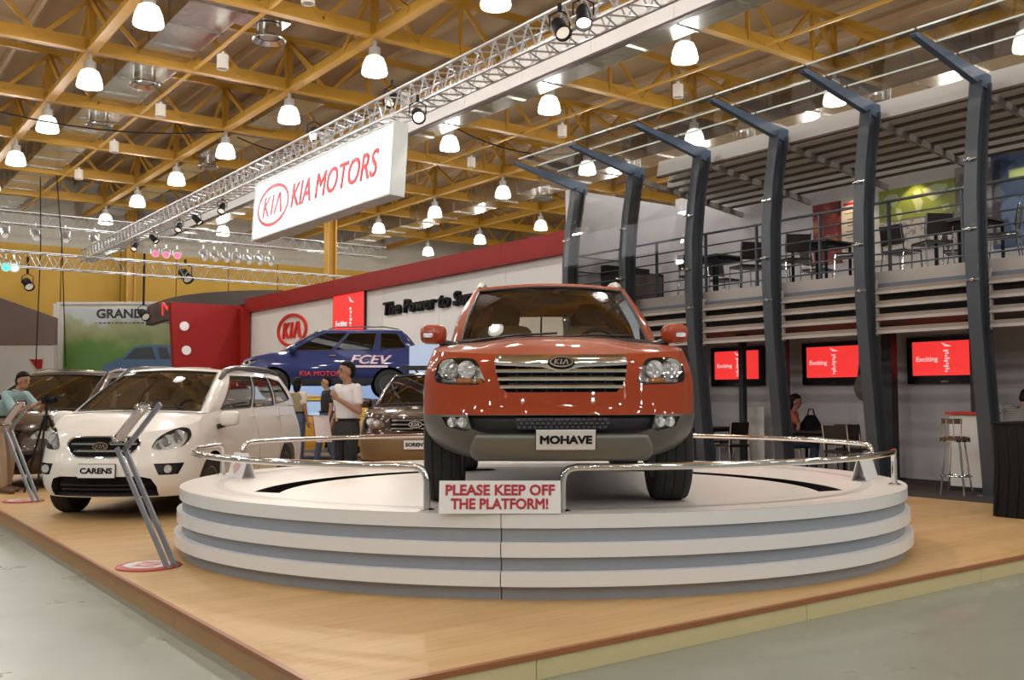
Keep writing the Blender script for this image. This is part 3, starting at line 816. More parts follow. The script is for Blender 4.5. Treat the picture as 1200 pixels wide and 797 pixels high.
def chk(poly, it=1):
    for _ in range(it):
        out = []
        for i in range(len(poly)):
            a, b = poly[i], poly[(i + 1) % len(poly)]
            out += [(a[0] * .78 + b[0] * .22, a[1] * .78 + b[1] * .22), (a[0] * .22 + b[0] * .78, a[1] * .22 + b[1] * .78)]
        poly = out
    return poly
class Car:
    def __init__(s, root, L, W, Df, nf, Dr, nr, ztop, fx, fy, ry, axles, rw, zbot_f, zsill, zbot_r, arch=1.16):
        s.root, s.L, s.W, s.Df, s.Dr = root, L, W, Df, Dr
        s.kz, s.kx, s.ky, s.kr = ztop, fx, fy, ry
        s.axles, s.rw, s.arch = axles, rw, rw * arch
        s.zf, s.zs, s.zr = zbot_f, zsill, zbot_r
        s.kxf = None
        pts = []
        k = 40
        for i in range(k + 1):
            a = (pi / 2) * i / k
            pts.append((W * sin(a) ** (2 / nf), Df * (1 - cos(a) ** (2 / nf))))
        for i in range(1, 40):
            pts.append((W, Df + (L - Df - Dr) * i / 40))
        for i in range(k + 1):
            a = (pi / 2) * (1 - i / k)
            pts.append((W * sin(a) ** (2 / nr), L - Dr * (1 - cos(a) ** (2 / nr))))
        s.pl = pts
        s.sl = [0.0]
        for a, b in zip(pts[:-1], pts[1:]):
            s.sl.append(s.sl[-1] + sqrt((a[0] - b[0]) ** 2 + (a[1] - b[1]) ** 2))
        s.S = s.sl[-1]
    def plan(s, q):
        g = 1 if q >= 0 else -1
        q = min(abs(q), s.S)
        lo, hi = 0, len(s.sl) - 1
        while hi - lo > 1:
            m_ = (lo + hi) // 2
            if s.sl[m_] <= q: lo = m_
            else: hi = m_
        t = (q - s.sl[lo]) / max(1e-9, s.sl[hi] - s.sl[lo])
        a, b = s.pl[lo], s.pl[hi]
        return g * (a[0] + (b[0] - a[0]) * t), a[1] + (b[1] - a[1]) * t
    def sx(s, x):
        """arc position of a lateral coordinate on the nose"""
        g = 1 if x >= 0 else -1
        x = abs(x)
        for i in range(len(s.pl) - 1):
            if s.pl[i + 1][0] >= x:
                a, b = s.pl[i][0], s.pl[i + 1][0]
                return g * (s.sl[i] + (s.sl[i + 1] - s.sl[i]) * (x - a) / max(1e-9, b - a))
        return g * s.sl[40]
    def sy(s, y):
        for i in range(len(s.pl) - 1):
            if s.pl[i + 1][1] >= y:
                a, b = s.pl[i][1], s.pl[i + 1][1]
                return s.sl[i] + (s.sl[i + 1] - s.sl[i]) * (y - a) / max(1e-9, b - a)
        return s.S
    def zt(s, q): return herm(s.kz, s.plan(q)[1])
    def wall(s, q, z, d=0.0):
        def P(q, z):
            X, Y = s.plan(q)
            wf = max(0.0, 1 - Y / s.Df); wr = max(0.0, 1 - (s.L - Y) / s.Dr)
            ix = herm(s.kx, z)
            if s.kxf: ix += herm(s.kxf, z) * max(0.0, min(1.0, (0.85 - Y) / 0.35)) * max(0.0, min(1.0, (abs(X) - 0.45) / 0.4))
            return Vector((X * (1 - ix / s.W), Y + herm(s.ky, z) * wf ** 0.8 - herm(s.kr, z) * wr ** 0.8, z))
        p = P(q, z)
        if d:
            e = 0.004
            n_ = (P(q + e, z) - P(q - e, z)).cross(P(q, z + e) - P(q, z - e))
            n_.normalize()
            p = p + n_ * d
        return p
    def zb(s, q):
        y = s.plan(q)[1]
        z = s.zs
        if y < s.axles[0]: z = s.zf
        elif y > s.axles[1]: z = s.zr
        for a in s.axles:
            if abs(y - a) < s.arch:
                h = sqrt(s.arch ** 2 - (y - a) ** 2) + s.rw
                if y < s.axles[0] or y > s.axles[1] or True:
                    z = max(z, h) if h > z else z
        return z
    def ring(s, z0f, z1f, q0=None, q1=None, step=0.035):
        q0 = -s.S if q0 is None else q0
        q1 = s.S if q1 is None else q1
        k = int((q1 - q0) / step)
        lo = [(q0 + (q1 - q0) * i / k, z0f(q0 + (q1 - q0) * i / k)) for i in range(k + 1)]
        hi = [(q0 + (q1 - q0) * i / k, z1f(q0 + (q1 - q0) * i / k)) for i in range(k, -1, -1)]
        return lo + hi
    def nose(s, pts, mir=False):
        return [(s.sx(-x if mir else x), z) for x, z in (reversed(pts) if mir else pts)]
    def side(s, pts, sg=1):
        p = [(s.sy(y) * sg, z) for y, z in pts]
        return p if sg > 0 else p[::-1]
    def panel(s, name, poly, material, d=0.0, holes=(), g=0.06, rim=0.0, parent=None):
        b = MB()
        b.patch(poly, holes, lambda q, z: s.wall(q, z, d), g)
        if rim:
            lp = dens(poly, g)
            b.rim(lp, lambda q, z: s.wall(q, z, d), lambda q, z: s.wall(q, z, d - rim))
        o = b.build(name, material, parent or s.root, 'all')
        return o
    def recess(s, name, poly, material, d, edge, g=0.06, parent=None):
        b = MB()
        b.patch(poly, [], lambda q, z: s.wall(q, z, -d), g)
        o = b.build(name, material, parent or s.root, 'all')
        lp = dens(poly, g)
        b = MB(); b.rim(lp, lambda q, z: s.wall(q, z, 0.001), lambda q, z: s.wall(q, z, -d))
        b.build('surround', edge, o, True)
        return o
    def line(s, name, pts, r, material, d=0.0, parent=None, n=5, step=0.05):
        P_ = []
        for a, b in zip(pts[:-1], pts[1:]):
            k = max(1, int(sqrt((a[0] - b[0]) ** 2 + (a[1] - b[1]) ** 2) / step))
            P_ += [s.wall(a[0] + (b[0] - a[0]) * i / k, a[1] + (b[1] - a[1]) * i / k, d) for i in range(k)]
        P_.append(s.wall(*pts[-1], d))
        b = MB(); b.tube(P_, r, n)
        return b.build(name, material, parent or s.root, True)
    def hood(s, material, y0, y1, crown, drop=0.0, name='hood', bulge=None):
        rows = []
        k = 26
        for i in range(k + 1):
            f_ = i / k
            y = y0 + (y1 - y0) * f_ ** 1.5
            q = s.sy(y) if y > 0 else 0.001
            p = s.wall(q, herm(s.kz, y))
            X = p.x
            c = herm(crown, y)
            row = []
            for j in range(33):
                u = -1 + j / 16
                z = p.z + c * (1 - abs(u) ** 2.4) - drop
                if bulge: z += bulge(u * X, y)
                row.append((u * X, p.y, z))
            rows.append(row)
        b = MB(); b.grid(rows)
        return b.build(name, material, s.root, 'all')
    # greenhouse ----------------------------------------------------
    def house(s, base, top, bow, bulge=0.03):
        """base/top: (x_f, y_f, z_f, x_r, y_r, z_r); bow: front and rear curvature for base and top"""
        s.hb, s.ht, s.bow, s.bul = base, top, bow, bulge
        s.qa = base[0]; s.qb = base[4] - base[1]; s.Q = 2 * s.qa + s.qb
        s.H = 0.6
    def gh(s, q, h, d=0.0):
        def P(q, h):
            g = 1 if q >= 0 else -1
            q = min(abs(q), s.Q); v = h / s.H
            out = []
            for lv, (xf, yf, zf, xr, yr, zr) in ((0, s.hb), (1, s.ht)):
                bf, br = s.bow[lv]
                zc = s.bow[2][lv]
                if q <= s.qa:
                    f_ = q / s.qa
                    x, y, z = xf * f_, yf - bf * (1 - f_ ** 2), zf + zc * (1 - f_ ** 2)
                elif q <= s.qa + s.qb:
                    f_ = (q - s.qa) / s.qb
                    x, y, z = xf + (xr - xf) * f_ ** 1.6 , yf + (yr - yf) * f_, zf + (zr - zf) * f_
                else:
                    f_ = 1 - (q - s.qa - s.qb) / s.qa
                    x, y, z = xr * f_, yr + br * (1 - f_ ** 2), zr + zc * 0.5 * (1 - f_ ** 2)
                out.append(Vector((x, y, z)))
            p = out[0].lerp(out[1], v)
            w = s.bul * sin(pi * max(0, min(1, v)))
            if q <= s.qa: p += Vector((0, -0.6 * w, 0.5 * w))
            elif q <= s.qa + s.qb: p.x += w
            else: p += Vector((0, 0.6 * w, 0.3 * w))
            p.x *= g
            return p
        p = P(q, h)
        if d:
            e = 0.004
            n_ = (P(q + e, h) - P(q - e, h)).cross(P(q, min(s.H, h + e)) - P(q, max(0, h - e)))
            n_.normalize(); p = p + n_ * d
        return p
    def roof(s, material, crown, name='roof'):
        k = 72
        lp = [s.gh(-s.Q + 2 * s.Q * i / k, s.H) for i in range(k)]
        ym = (s.ht[1] + s.ht[4]) / 2
        zm = sum(p.z for p in lp) / k
        rows = []
        for r in (1.0, 0.93, 0.8, 0.6, 0.35, 0.0):
            row = []
            for p in lp + [lp[0]]:
                y = ym + (p.y - ym) * r
                row.append((p.x * r, y, p.z + crown * (1 - r ** 2.5)))
            rows.append(row)
        b = MB(); b.grid(rows)
        return b.build(name, material, s.root, 'all')
    def cabin(s, material, wins, gl, trim=None, inset=0.0):
        """wins: list of (name, polygon in (q,h), glass, mirrored?)"""
        holes = []
        for nm, poly, gm, mir in wins:
            holes.append(poly)
            if mir: holes.append([(-x, y) for x, y in reversed(poly)])
        outer = [(-s.Q, 0), (s.Q, 0), (s.Q, s.H), (-s.Q, s.H)]
        b = MB(); b.patch(outer, holes, lambda q, h: s.gh(q, h), 0.07)
        o = b.build('cabin_frame', material, s.root, 'all')
        for nm, poly, gm, mir in wins:
            for hl in ([poly, [(-x, y) for x, y in reversed(poly)]] if mir else [poly]):
                b = MB(); b.patch(hl, [], lambda q, h: s.gh(q, h, -0.006), 0.08)
                w = b.build(nm, gm, s.root, 'all')
                if trim:
                    lp = dens(hl, 0.06)
                    b = MB(); b.tube([s.gh(q, h, 0.001) for q, h in lp], 0.011, 5, closed=True); b.build('window_seal', trim, w, True)
        return o
    def wheel(s, x, y, w=0.23, rr=0.62, spokes=5, steer=0.0):
        g = 1 if x > 0 else -1
        o = empty('wheel', (x, y, s.rw)); o.parent = s.root
        o.rotation_euler.z = steer
        Mx = Matrix.Rotation(R(90) * g, 4, 'Y')
        r = s.rw; h = w / 2
        b = MB(); b.lathe([(r * rr, -h * .9), (r * .9, -h), (r * .97, -h * .92), (r, -h * .7), (r, -h * .55), (r * .985, -h * .5), (r, -h * .45), (r, -h * .05), (r * .985, 0), (r, h * .05), (r, h * .45), (r * .985, h * .5), (r, h * .55), (r, h * .7), (r * .97, h * .92), (r * .9, h), (r * rr, h * .9)], 36, Mx, close=True); b.build('tyre', M_tyre, o, True)
        b = MB(); b.lathe([(r * rr, h * .9), (r * rr * .93, h * .85), (r * rr * .9, h * .2), (r * rr * .9, -h * .85), (r * rr, -h * .9)], 28, Mx); b.lathe([(0, h * .1), (r * rr * .9, h * .05), (r * rr * .9, 0), (0, 0)], 28, Mx); b.build('rim_barrel', mat('dark_rim_inside', (0.05, 0.05, 0.05), 0.5, metal=0.5), o, True)
        b = MB()
        for i in range(spokes):
            a = 2 * pi * i / spokes
            T = Mx @ Matrix.Rotation(a, 4, 'Z')
            b.prism([(0.02, h * .45), (r * rr * .95, h * .62), (r * rr * .95, h * .82), (0.02, h * .68)], r * .17, T)
        b.lathe([(0, h * .74), (r * .14, h * .70), (r * .17, h * .4), (0, h * .4)], 16, Mx); b.lathe([(r * rr * .9, h * .6), (r * rr, h * .85), (r * rr * 1.0, h * .92), (r * rr * .93, h * .86)], 28, Mx, close=True)
        b.build('alloy_spokes', M_rim, o, True)
    def under(s, inset=0.30):
        b = MB(); W_ = s.W - inset
        b.box((0, s.L / 2 + 0.1, (s.zs + 0.10 + 0.72) / 2), (2 * W_, s.L - 1.3, 0.72 - s.zs - 0.10)).box((0, 0.5, 0.5), (2 * W_ - 0.3, 0.6, 0.3))
        for a in s.axles: b.tube([(-s.W + .15, a, s.rw), (s.W - .15, a, s.rw)], 0.05, 8)
        m_ = (s.axles[0] + s.axles[1]) / 2; l_ = s.axles[1] - s.axles[0] - 2 * s.arch
        b.box((0, m_, (s.zs + 0.7) / 2 + 0.03), (2 * s.W - 0.16, l_ - 0.02, 0.7 - s.zs))
        b.build('underbody', M_under, s.root)
    def seats(s, rows, x=0.38, z=0.62, sm=None):
        for y in rows:
            for sx_ in (-x, x):
                b = MB()
                b.rbox((sx_, y, z), (0.5, 0.5, 0.16), 0.06)
                b.rbox((sx_, 0, 0), (0.48, 0.14, 0.62), 0.10, Matrix.Translation((0, y + 0.30, z + 0.34)) @ Matrix.Rotation(R(-14), 4, 'X'))
                b.rbox((sx_, 0, 0), (0.25, 0.09, 0.18), 0.06, Matrix.Translation((0, y + 0.41, z + 0.76)) @ Matrix.Rotation(R(-14), 4, 'X'))
                b.build('seat', sm or M_seat, s.root, True)
    def dash(s, y, z, side=1):
        b = MB(); b.rbox((0, y, z - 0.12), (2 * s.W - 0.34, 0.40, 0.26), 0.08); b.build('dashboard', mat('dark_dashboard', (0.05, 0.045, 0.04), 0.6), s.root, True)
        b = MB(); c = Vector((0.38 * side, y + 0.32, z - 0.02))
        T = Matrix.Translation(c) @ Matrix.Rotation(R(-65), 4, 'X')
        b.tube([(0.18 * cos(2 * pi * i / 20), 0.18 * sin(2 * pi * i / 20), 0) for i in range(20)], 0.016, 6, T, closed=True)
        b.tube([(-0.17, 0, 0), (0, 0, -0.03), (0.17, 0, 0)], 0.02, 5, T)
        b.build('steering_wheel', M_dark, s.root, True)
    def mirror(s, x, y, z, material, sz=(0.10, 0.08, 0.075), indic=False):
        g = 1 if x > 0 else -1
        b = MB(); k = 14
        # rounded-block housing
        vs = []
        T = Matrix.Translation((x, y, z)) @ Matrix.Rotation(R(12) * g, 4, 'Z')
        m_ = 8
        pts = []
        for i in range(m_ + 1):
            ph = pi * i / m_ - pi / 2
            for j in range(k):
                th = 2 * pi * j / k
                f_ = lambda c, e: math.copysign(abs(c) ** e, c)
                pts.append((sz[0] * f_(cos(ph), .55) * f_(cos(th), .6), sz[1] * f_(cos(ph), .55) * f_(sin(th), .6), sz[2] * f_(sin(ph), .6)))
        b.add(pts, [(i * k + j, i * k + (j + 1) % k, (i + 1) * k + (j + 1) % k, (i + 1) * k + j) for i in range(m_) for j in range(k)], T)
        o = b.build('side_mirror', material, s.root, 'all')
        b = MB(); b.tube([(x - g * sz[0] * 0.5, y, z - sz[2] * 0.8), (x - g * (sz[0] + 0.10), y + 0.02, z - sz[2] * 1.25)], [0.03, 0.035], 8); b.build('mirror_foot', M_dark, o, True)
        if indic:
            b = MB(); b.rbox((x + g * 0.035, y - sz[1] * 0.93, z - 0.012), (0.075, 0.03, 0.032), 0.012); b.build('repeater', M_refl, o, True)
        return o
    def on(s, q, z, d=0.012):
        """placing frame on the wall: x along increasing q, y up, z out"""
        p = s.wall(q, z, d)
        a = (s.wall(q + 0.01, z, d) - s.wall(q - 0.01, z, d)).normalized()
        u = (s.wall(q, z + 0.01, d) - s.wall(q, z - 0.01, d)); u = (u - a * u.dot(a)).normalized()
        return frame(a, u, a.cross(u), p)
    def nameplate(s, q, z, w, h, body, d=0.03, col=None):
        T = s.on(q, z, d)
        o = empty('name_plate', M=None); o.parent = s.root; o.matrix_local = T
        b = MB(); b.box((0, 0, 0), (w, h, 0.012)); b.build('plate', M_plate, o)
        if body: text(body, h * 0.56, col or M_black, o, Matrix.Translation((0, 0, 0.008)), 'lettering', 0.001, w * 0.88, 0, 1.0, 0.045)
        b = MB(); b.box((0, 0, -0.012), (w + 0.012, h + 0.012, 0.012)); b.build('plate_frame', M_dark, o)

def arc(cx, cz, rx, rz, a0, a1, k=10):
    return [(cx + rx * cos(R(a0 + (a1 - a0) * i / k)), cz + rz * sin(R(a0 + (a1 - a0) * i / k))) for i in range(k + 1)]

def lamp_bowl(car, x, z, r, parent, d=-0.01, material=None, name='reflector'):
    q = car.sx(x)
    T = car.on(q, z, d)
    T2 = frame(Vector((1, 0, 0)), Vector((0, 0, 1)), Vector((0, -1, 0)), T.to_translation())
    b = MB(); b.lathe([(0.0, -0.055), (r * .35, -0.05), (r * .7, -0.03), (r * .95, 0.0), (r, 0.008), (r * 1.06, 0.002)], 20, T2); b.ball((0, 0, -0.03), r * .34, 10, 6, T2)
    return b.build(name, material or M_refl, parent, True)

# ------------------------------------------------------------------ the orange SUV on the turntable
def orange_suv():
    root = empty('suv', (CARX, CARY, Z_TOP + 0.003), 0, 'burnt orange SUV with chrome grille parked on the round white platform', 'car')
    P = paint('burnt_orange_paint', (0.32, 0.040, 0.004), 0.0, 0.6, 0.75, 0.2)
    G = mat('grey_cladding', (0.115, 0.114, 0.102), 0.42, metal=0.2, var=0.05)
    c = Car(root, 4.88, 0.955, 0.62, 2.7, 0.40, 3.2,
            [(0, 1.035), (0.12, 1.055), (0.35, 1.075), (0.7, 1.11), (1.1, 1.145), (1.5, 1.165), (3.0, 1.19), (4.88, 1.21)],
            [(0.30, 0.10), (0.42, 0.035), (0.55, 0.01), (0.75, 0.0), (0.95, 0.02), (1.1, 0.075), (1.25, 0.12)],
            [(0.30, 0.16), (0.40, 0.07), (0.52, 0.015), (0.60, 0.0), (0.66, 0.02), (0.80, 0.045), (0.98, 0.085), (1.05, 0.14), (1.3, 0.4)],
            [(0.3, 0.05), (0.55, 0.0), (0.9, 0.02), (1.25, 0.08)], (0.86, 3.755), 0.385, 0.345, 0.30, 0.36, 1.17)
    c.kxf = [(0.33, 0.26), (0.38, 0.13), (0.44, 0.06), (0.52, 0.015), (0.62, 0.0)]
    zc = lambda q: 0.636 if c.plan(q)[1] < 0.45 else 0.58
    # openings in the nose
    gr_ = [(-0.455, 1.03), (-0.44, 0.93), (-0.405, 0.825), (-0.36, 0.785), (0.36, 0.785), (0.405, 0.825), (0.44, 0.93), (0.455, 1.03)]
    grille = c.nose(gr_)
    hlp = [(0.495, 0.832), (0.835, 0.842), (0.865, 0.90), (0.858, 0.985), (0.815, 1.018), (0.62, 1.015), (0.575, 0.99), (0.535, 0.92)]
    hlp = chk(hlp)
    hl = [c.nose(hlp), c.nose(hlp, True)]
    zcl = lambda q: max(zc(q), c.zb(q))
    outer = c.ring(zcl, c.zt)
    doors = []
    for sg_ in (1, -1):
        doors.append(c.side([(1.55, 0.60), (2.55, 0.60), (2.55, 1.165), (1.42, 1.14), (1.42, 0.75)], sg_))
        doors.append(c.side([(2.57, 0.60), (3.25, 0.60), (3.38, 0.85), (3.50, 1.17), (2.57, 1.165)], sg_))
    c.panel('body_shell', outer, P, 0, [grille] + hl + doors, 0.05)
    for k, d_ in enumerate(doors):
        o = c.panel('door', d_, P, -0.003, (), 0.08)
        sg_ = 1 if d_[0][0] > 0 else -1
        yh_ = 2.42 if k % 2 == 0 else 3.22
        h = c.line('door_handle', [(sg_ * c.sy(yh_ - 0.16), 1.03), (sg_ * c.sy(yh_), 1.035)], 0.016, M_chrome, 0.03, o)
    c.hood(P, 0.0, 1.22, [(0, 0.0), (0.15, 0.03), (0.5, 0.055), (1.2, 0.04)], bulge=lambda x, y: 0.022 * max(0, 1 - (x / 0.52) ** 4) * min(1, max(0, (y - 0.1) * 4)))
    # lower cladding with intake
    ink = [(-0.62, 0.634), (-0.60, 0.545), (-0.50, 0.515), (0.50, 0.515), (0.60, 0.545), (0.62, 0.634)]
    intake = c.nose(ink)
    fgp = [(0.60, 0.545), (0.645, 0.53), (0.77, 0.56), (0.80, 0.622), (0.63, 0.622)]
    fogs = [c.nose(fgp), c.nose(fgp, True)]
    bot = lambda q: c.zb(q) + (0.05 * max(0, 1 - (abs(c.plan(q)[0]) / 0.55) ** 4) if c.plan(q)[1] < 0.3 else 0)
    c.panel('lower_cladding', c.ring(lambda q: min(bot(q), zcl(q) - 0.002), zcl), G, 0.004, [intake] + fogs, 0.05)
    sk = c.nose([(-0.70, 0.352), (0.70, 0.352), (0.57, 0.508), (-0.57, 0.508)])
    c.panel('skid_panel', sk, mat('silver_grey_skid', (0.18, 0.18, 0.165), 0.36, metal=0.3), 0.03, (), 0.03, 0.035)
    io = c.recess('lower_intake', intake, M_dark, 0.05, M_dark)
    c.panel('intake_mesh', c.nose([(-0.30, 0.535), (0.30, 0.535), (0.31, 0.625), (-0.31, 0.625)]), M_mesh, -0.02, (), 0.05, 0.0, io)
    b = MB()
    for i in range(17):
        for j in range(3):
            p = c.wall(c.sx(-0.285 + 0.0356 * i + (0.0178 if j % 2 else 0)), 0.555 + 0.026 * j, -0.012)
            b.box(p, (0.022, 0.012, 0.014))
    b.build('mesh_pattern', mat('grille_grey', (0.10, 0.10, 0.11), 0.4, metal=0.5), io)
    for k, (fp, mir) in enumerate(zip(fogs, (1, -1))):
        o = c.recess('fog_lamp', fp, M_refl, 0.035, M_dark)
        c.panel('lens', fp, M_lens, 0.0, (), 0.06, 0, o)
        for dx in (0.66, 0.73): lamp_bowl(c, dx * mir, 0.588, 0.034, o, -0.005)
    # grille
    go = c.recess('grille', grille, M_black, 0.07, M_chrome)
    cb = c.nose([(-0.455, 1.028), (-0.452, 0.965), (-0.13, 0.95), (0.0, 0.915), (0.13, 0.95), (0.452, 0.965), (0.455, 1.028)])
    c.panel('chrome_bar', cb, M_chrome, 0.012, (), 0.05, 0.03, go)
    for i, z in enumerate((0.925, 0.872, 0.82)):
        hw = (0.44, 0.424, 0.405)[i]
        rows = []
        for zz, dd in ((z - 0.013, -0.02), (z - 0.011, 0.006), (z, 0.010), (z + 0.011, 0.006), (z + 0.013, -0.02)):
            rows.append([c.wall(c.sx(-hw + 2 * hw * j / 24), zz, dd) for j in range(25)])
        b = MB(); b.grid(rows); b.build('chrome_slat', M_chrome, go, True)
    b = MB()
    for x in (-0.2, -0.1, 0, 0.1, 0.2, 0.3, -0.3): b.box(c.wall(c.sx(x), 0.88, -0.05), (0.012, 0.012, 0.17))
    for z in (0.84, 0.89): b.box(c.wall(0, z, -0.06), (0.7, 0.012, 0.03))
    b.build('radiator_slats', mat('radiator_grey', (0.06, 0.06, 0.065), 0.4, metal=0.4), go)
    eo = empty('emblem'); eo.parent = go; eo.matrix_local = c.on(0, 0.972, 0.03)
    kia_logo(0.155, 0.08, M_chrome, M_chrome, eo, Matrix.Identity(4), 0.005, M_black, th=0.1)
    b = MB(); b.prism([(0.09 * cos(2 * pi * i / 24), 0.048 * sin(2 * pi * i / 24)) for i in range(24)], 0.014, c.on(0, 0.972, 0.018) @ Matrix.Rotation(R(-90), 4, 'X')); b.build('emblem_base', M_black, go)
    # headlights
    for fp, g in zip(hl, (1, -1)):
        o = c.recess('headlight', fp, M_lampbk, 0.075, M_dark)
        lamp_bowl(c, 0.77 * g, 0.945, 0.062, o, -0.02)
        lamp_bowl(c, 0.645 * g, 0.94, 0.058, o, -0.015)
        b = MB(); b.lathe([(0.052, 0), (0.066, 0.004), (0.07, 0), (0.066, -0.006)], 22, frame(Vector((1, 0, 0)), Vector((0, 0, 1)), Vector((0, -1, 0)), c.wall(c.sx(0.77 * g), 0.945, -0.008)), close=True); b.build('bezel', M_chrome, o, True)
        st = [(0.515, 0.842), (0.825, 0.85), (0.84, 0.886), (0.535, 0.882)]
        c.panel('indicator_strip', c.nose(st, g < 0), M_refl, -0.03, (), 0.04, 0.02, o)
        st = [(0.60, 0.846), (0.72, 0.849), (0.72, 0.884), (0.60, 0.882)]
        c.panel('amber_indicator', c.nose(st, g < 0), M_amber, -0.022, (), 0.04, 0.02, o)
        st = [(0.525, 0.845), (0.575, 0.846), (0.578, 0.882), (0.54, 0.881)]
        c.panel('amber_indicator', c.nose(st, g < 0), M_amber if g < 0 else M_refl, -0.022, (), 0.04, 0.02, o)
        c.panel('lens', fp, M_lens, 0.002, (), 0.05, 0, o)
    c.nameplate(0.022, 0.488, 0.385, 0.135, 'MOHAVE', 0.035)
    # greenhouse
    c.house((0.80, 1.16, 1.145, 0.80, 4.55, 1.20), (0.635, 1.97, 1.675, 0.60, 4.30, 1.70), ((0.15, 0.12), (0.10, 0.05), (0.03, 0.035)), 0.035)
    qa, qb, H = c.qa, c.qb, c.H
    ws = [(-qa + 0.075, 0.02), (qa - 0.075, 0.02), (qa - 0.055, 0.30), (qa - 0.06, 0.55), (-qa + 0.06, 0.55), (-qa + 0.055, 0.30)]
    S_ = lambda f_: qa + qb * f_
    wins = [('windscreen', ws, M_glassc, False),
            ('side_window', [(S_(0.03), 0.03), (S_(0.34), 0.03), (S_(0.34), 0.52), (S_(0.05), 0.52)], M_glassd, True),
            ('side_window', [(S_(0.37), 0.03), (S_(0.66), 0.03), (S_(0.68), 0.52), (S_(0.37), 0.52)], M_glassd, True),
            ('side_window', [(S_(0.71), 0.03), (S_(0.95), 0.03), (S_(0.94), 0.52), (S_(0.73), 0.52)], M_glassd, True),
            ('rear_window', [(c.Q - 0.55, 0.06), (c.Q - 0.001, 0.06), (c.Q - 0.001, 0.5), (c.Q - 0.5, 0.5)], M_glassc, True)]
    c.cabin(P, wins, None, M_dark)
    c.roof(P, 0.045)
    for g in (1, -1):
        b = MB(); b.tube([(0.60 * g, 2.02, 1.67), (0.59 * g, 2.2, 1.715), (0.58 * g, 2.45, 1.755), (0.57 * g, 3.9, 1.765), (0.55 * g, 4.15, 1.72)], [0.03, 0.045, 0.025, 0.022, 0.02], 8); b.build('roof_rail', mat('satin_silver', (0.26, 0.24, 0.22), 0.5, metal=0.3), root, True)
    b = MB(); b.grid([[c.gh(-qa + 0.02 + (2 * qa - 0.04) * j / 24, h_, dd) for j in range(25)] for h_, dd in ((-0.03, 0.02), (0.015, 0.006), (0.04, 0.004))]); b.build('cowl', M_dark, root, True)
    for x0, x1 in ((-0.05, 0.62), (-0.62, 0.02)):
        b = MB(); b.tube([c.gh(x0, 0.0, 0.03), c.gh((x0 + x1) / 2, 0.035, 0.02), c.gh(x1, 0.05, 0.016)], 0.009, 5); b.build('wiper', M_dark, root)
    c.mirror(-0.93, 1.16, 1.235, P, (0.098, 0.085, 0.076), True); c.mirror(0.93, 1.16, 1.235, P, (0.098, 0.085, 0.076), True)
    c.seats((1.95, 2.85), 0.38, 0.72); c.dash(1.42, 1.16, 1)
    b = MB(); b.rbox((0, 1.95, 1.575), (0.26, 0.05, 0.08), 0.03); b.tube([(0, 1.93, 1.61), (0, 1.9, 1.66)], 0.012, 5); b.build('rear_view_mirror', M_dark, root, True)
    for g in (1, -1):
        b = MB(); b.rbox((0.3 * g, 2.0, 1.645), (0.42, 0.12, 0.03), 0.012); b.build('sun_visor', M_int, root)
    c.under()
    b = MB(); b.box((0, 0.42, 0.40), (1.1, 0.5, 0.06)); b.build('engine_guard', M_under, root)
    b = MB(); b.box((-0.12, 0.22, 0.385), (0.09, 0.05, 0.03)).box((0.25, 0.2, 0.385), (0.16, 0.05, 0.022)); b.build('tow_brackets', M_chrome, root)
    for a in c.axles:
        for g in (1, -1): c.wheel(g * 0.815, a, 0.265, 0.58, 6)
    return c
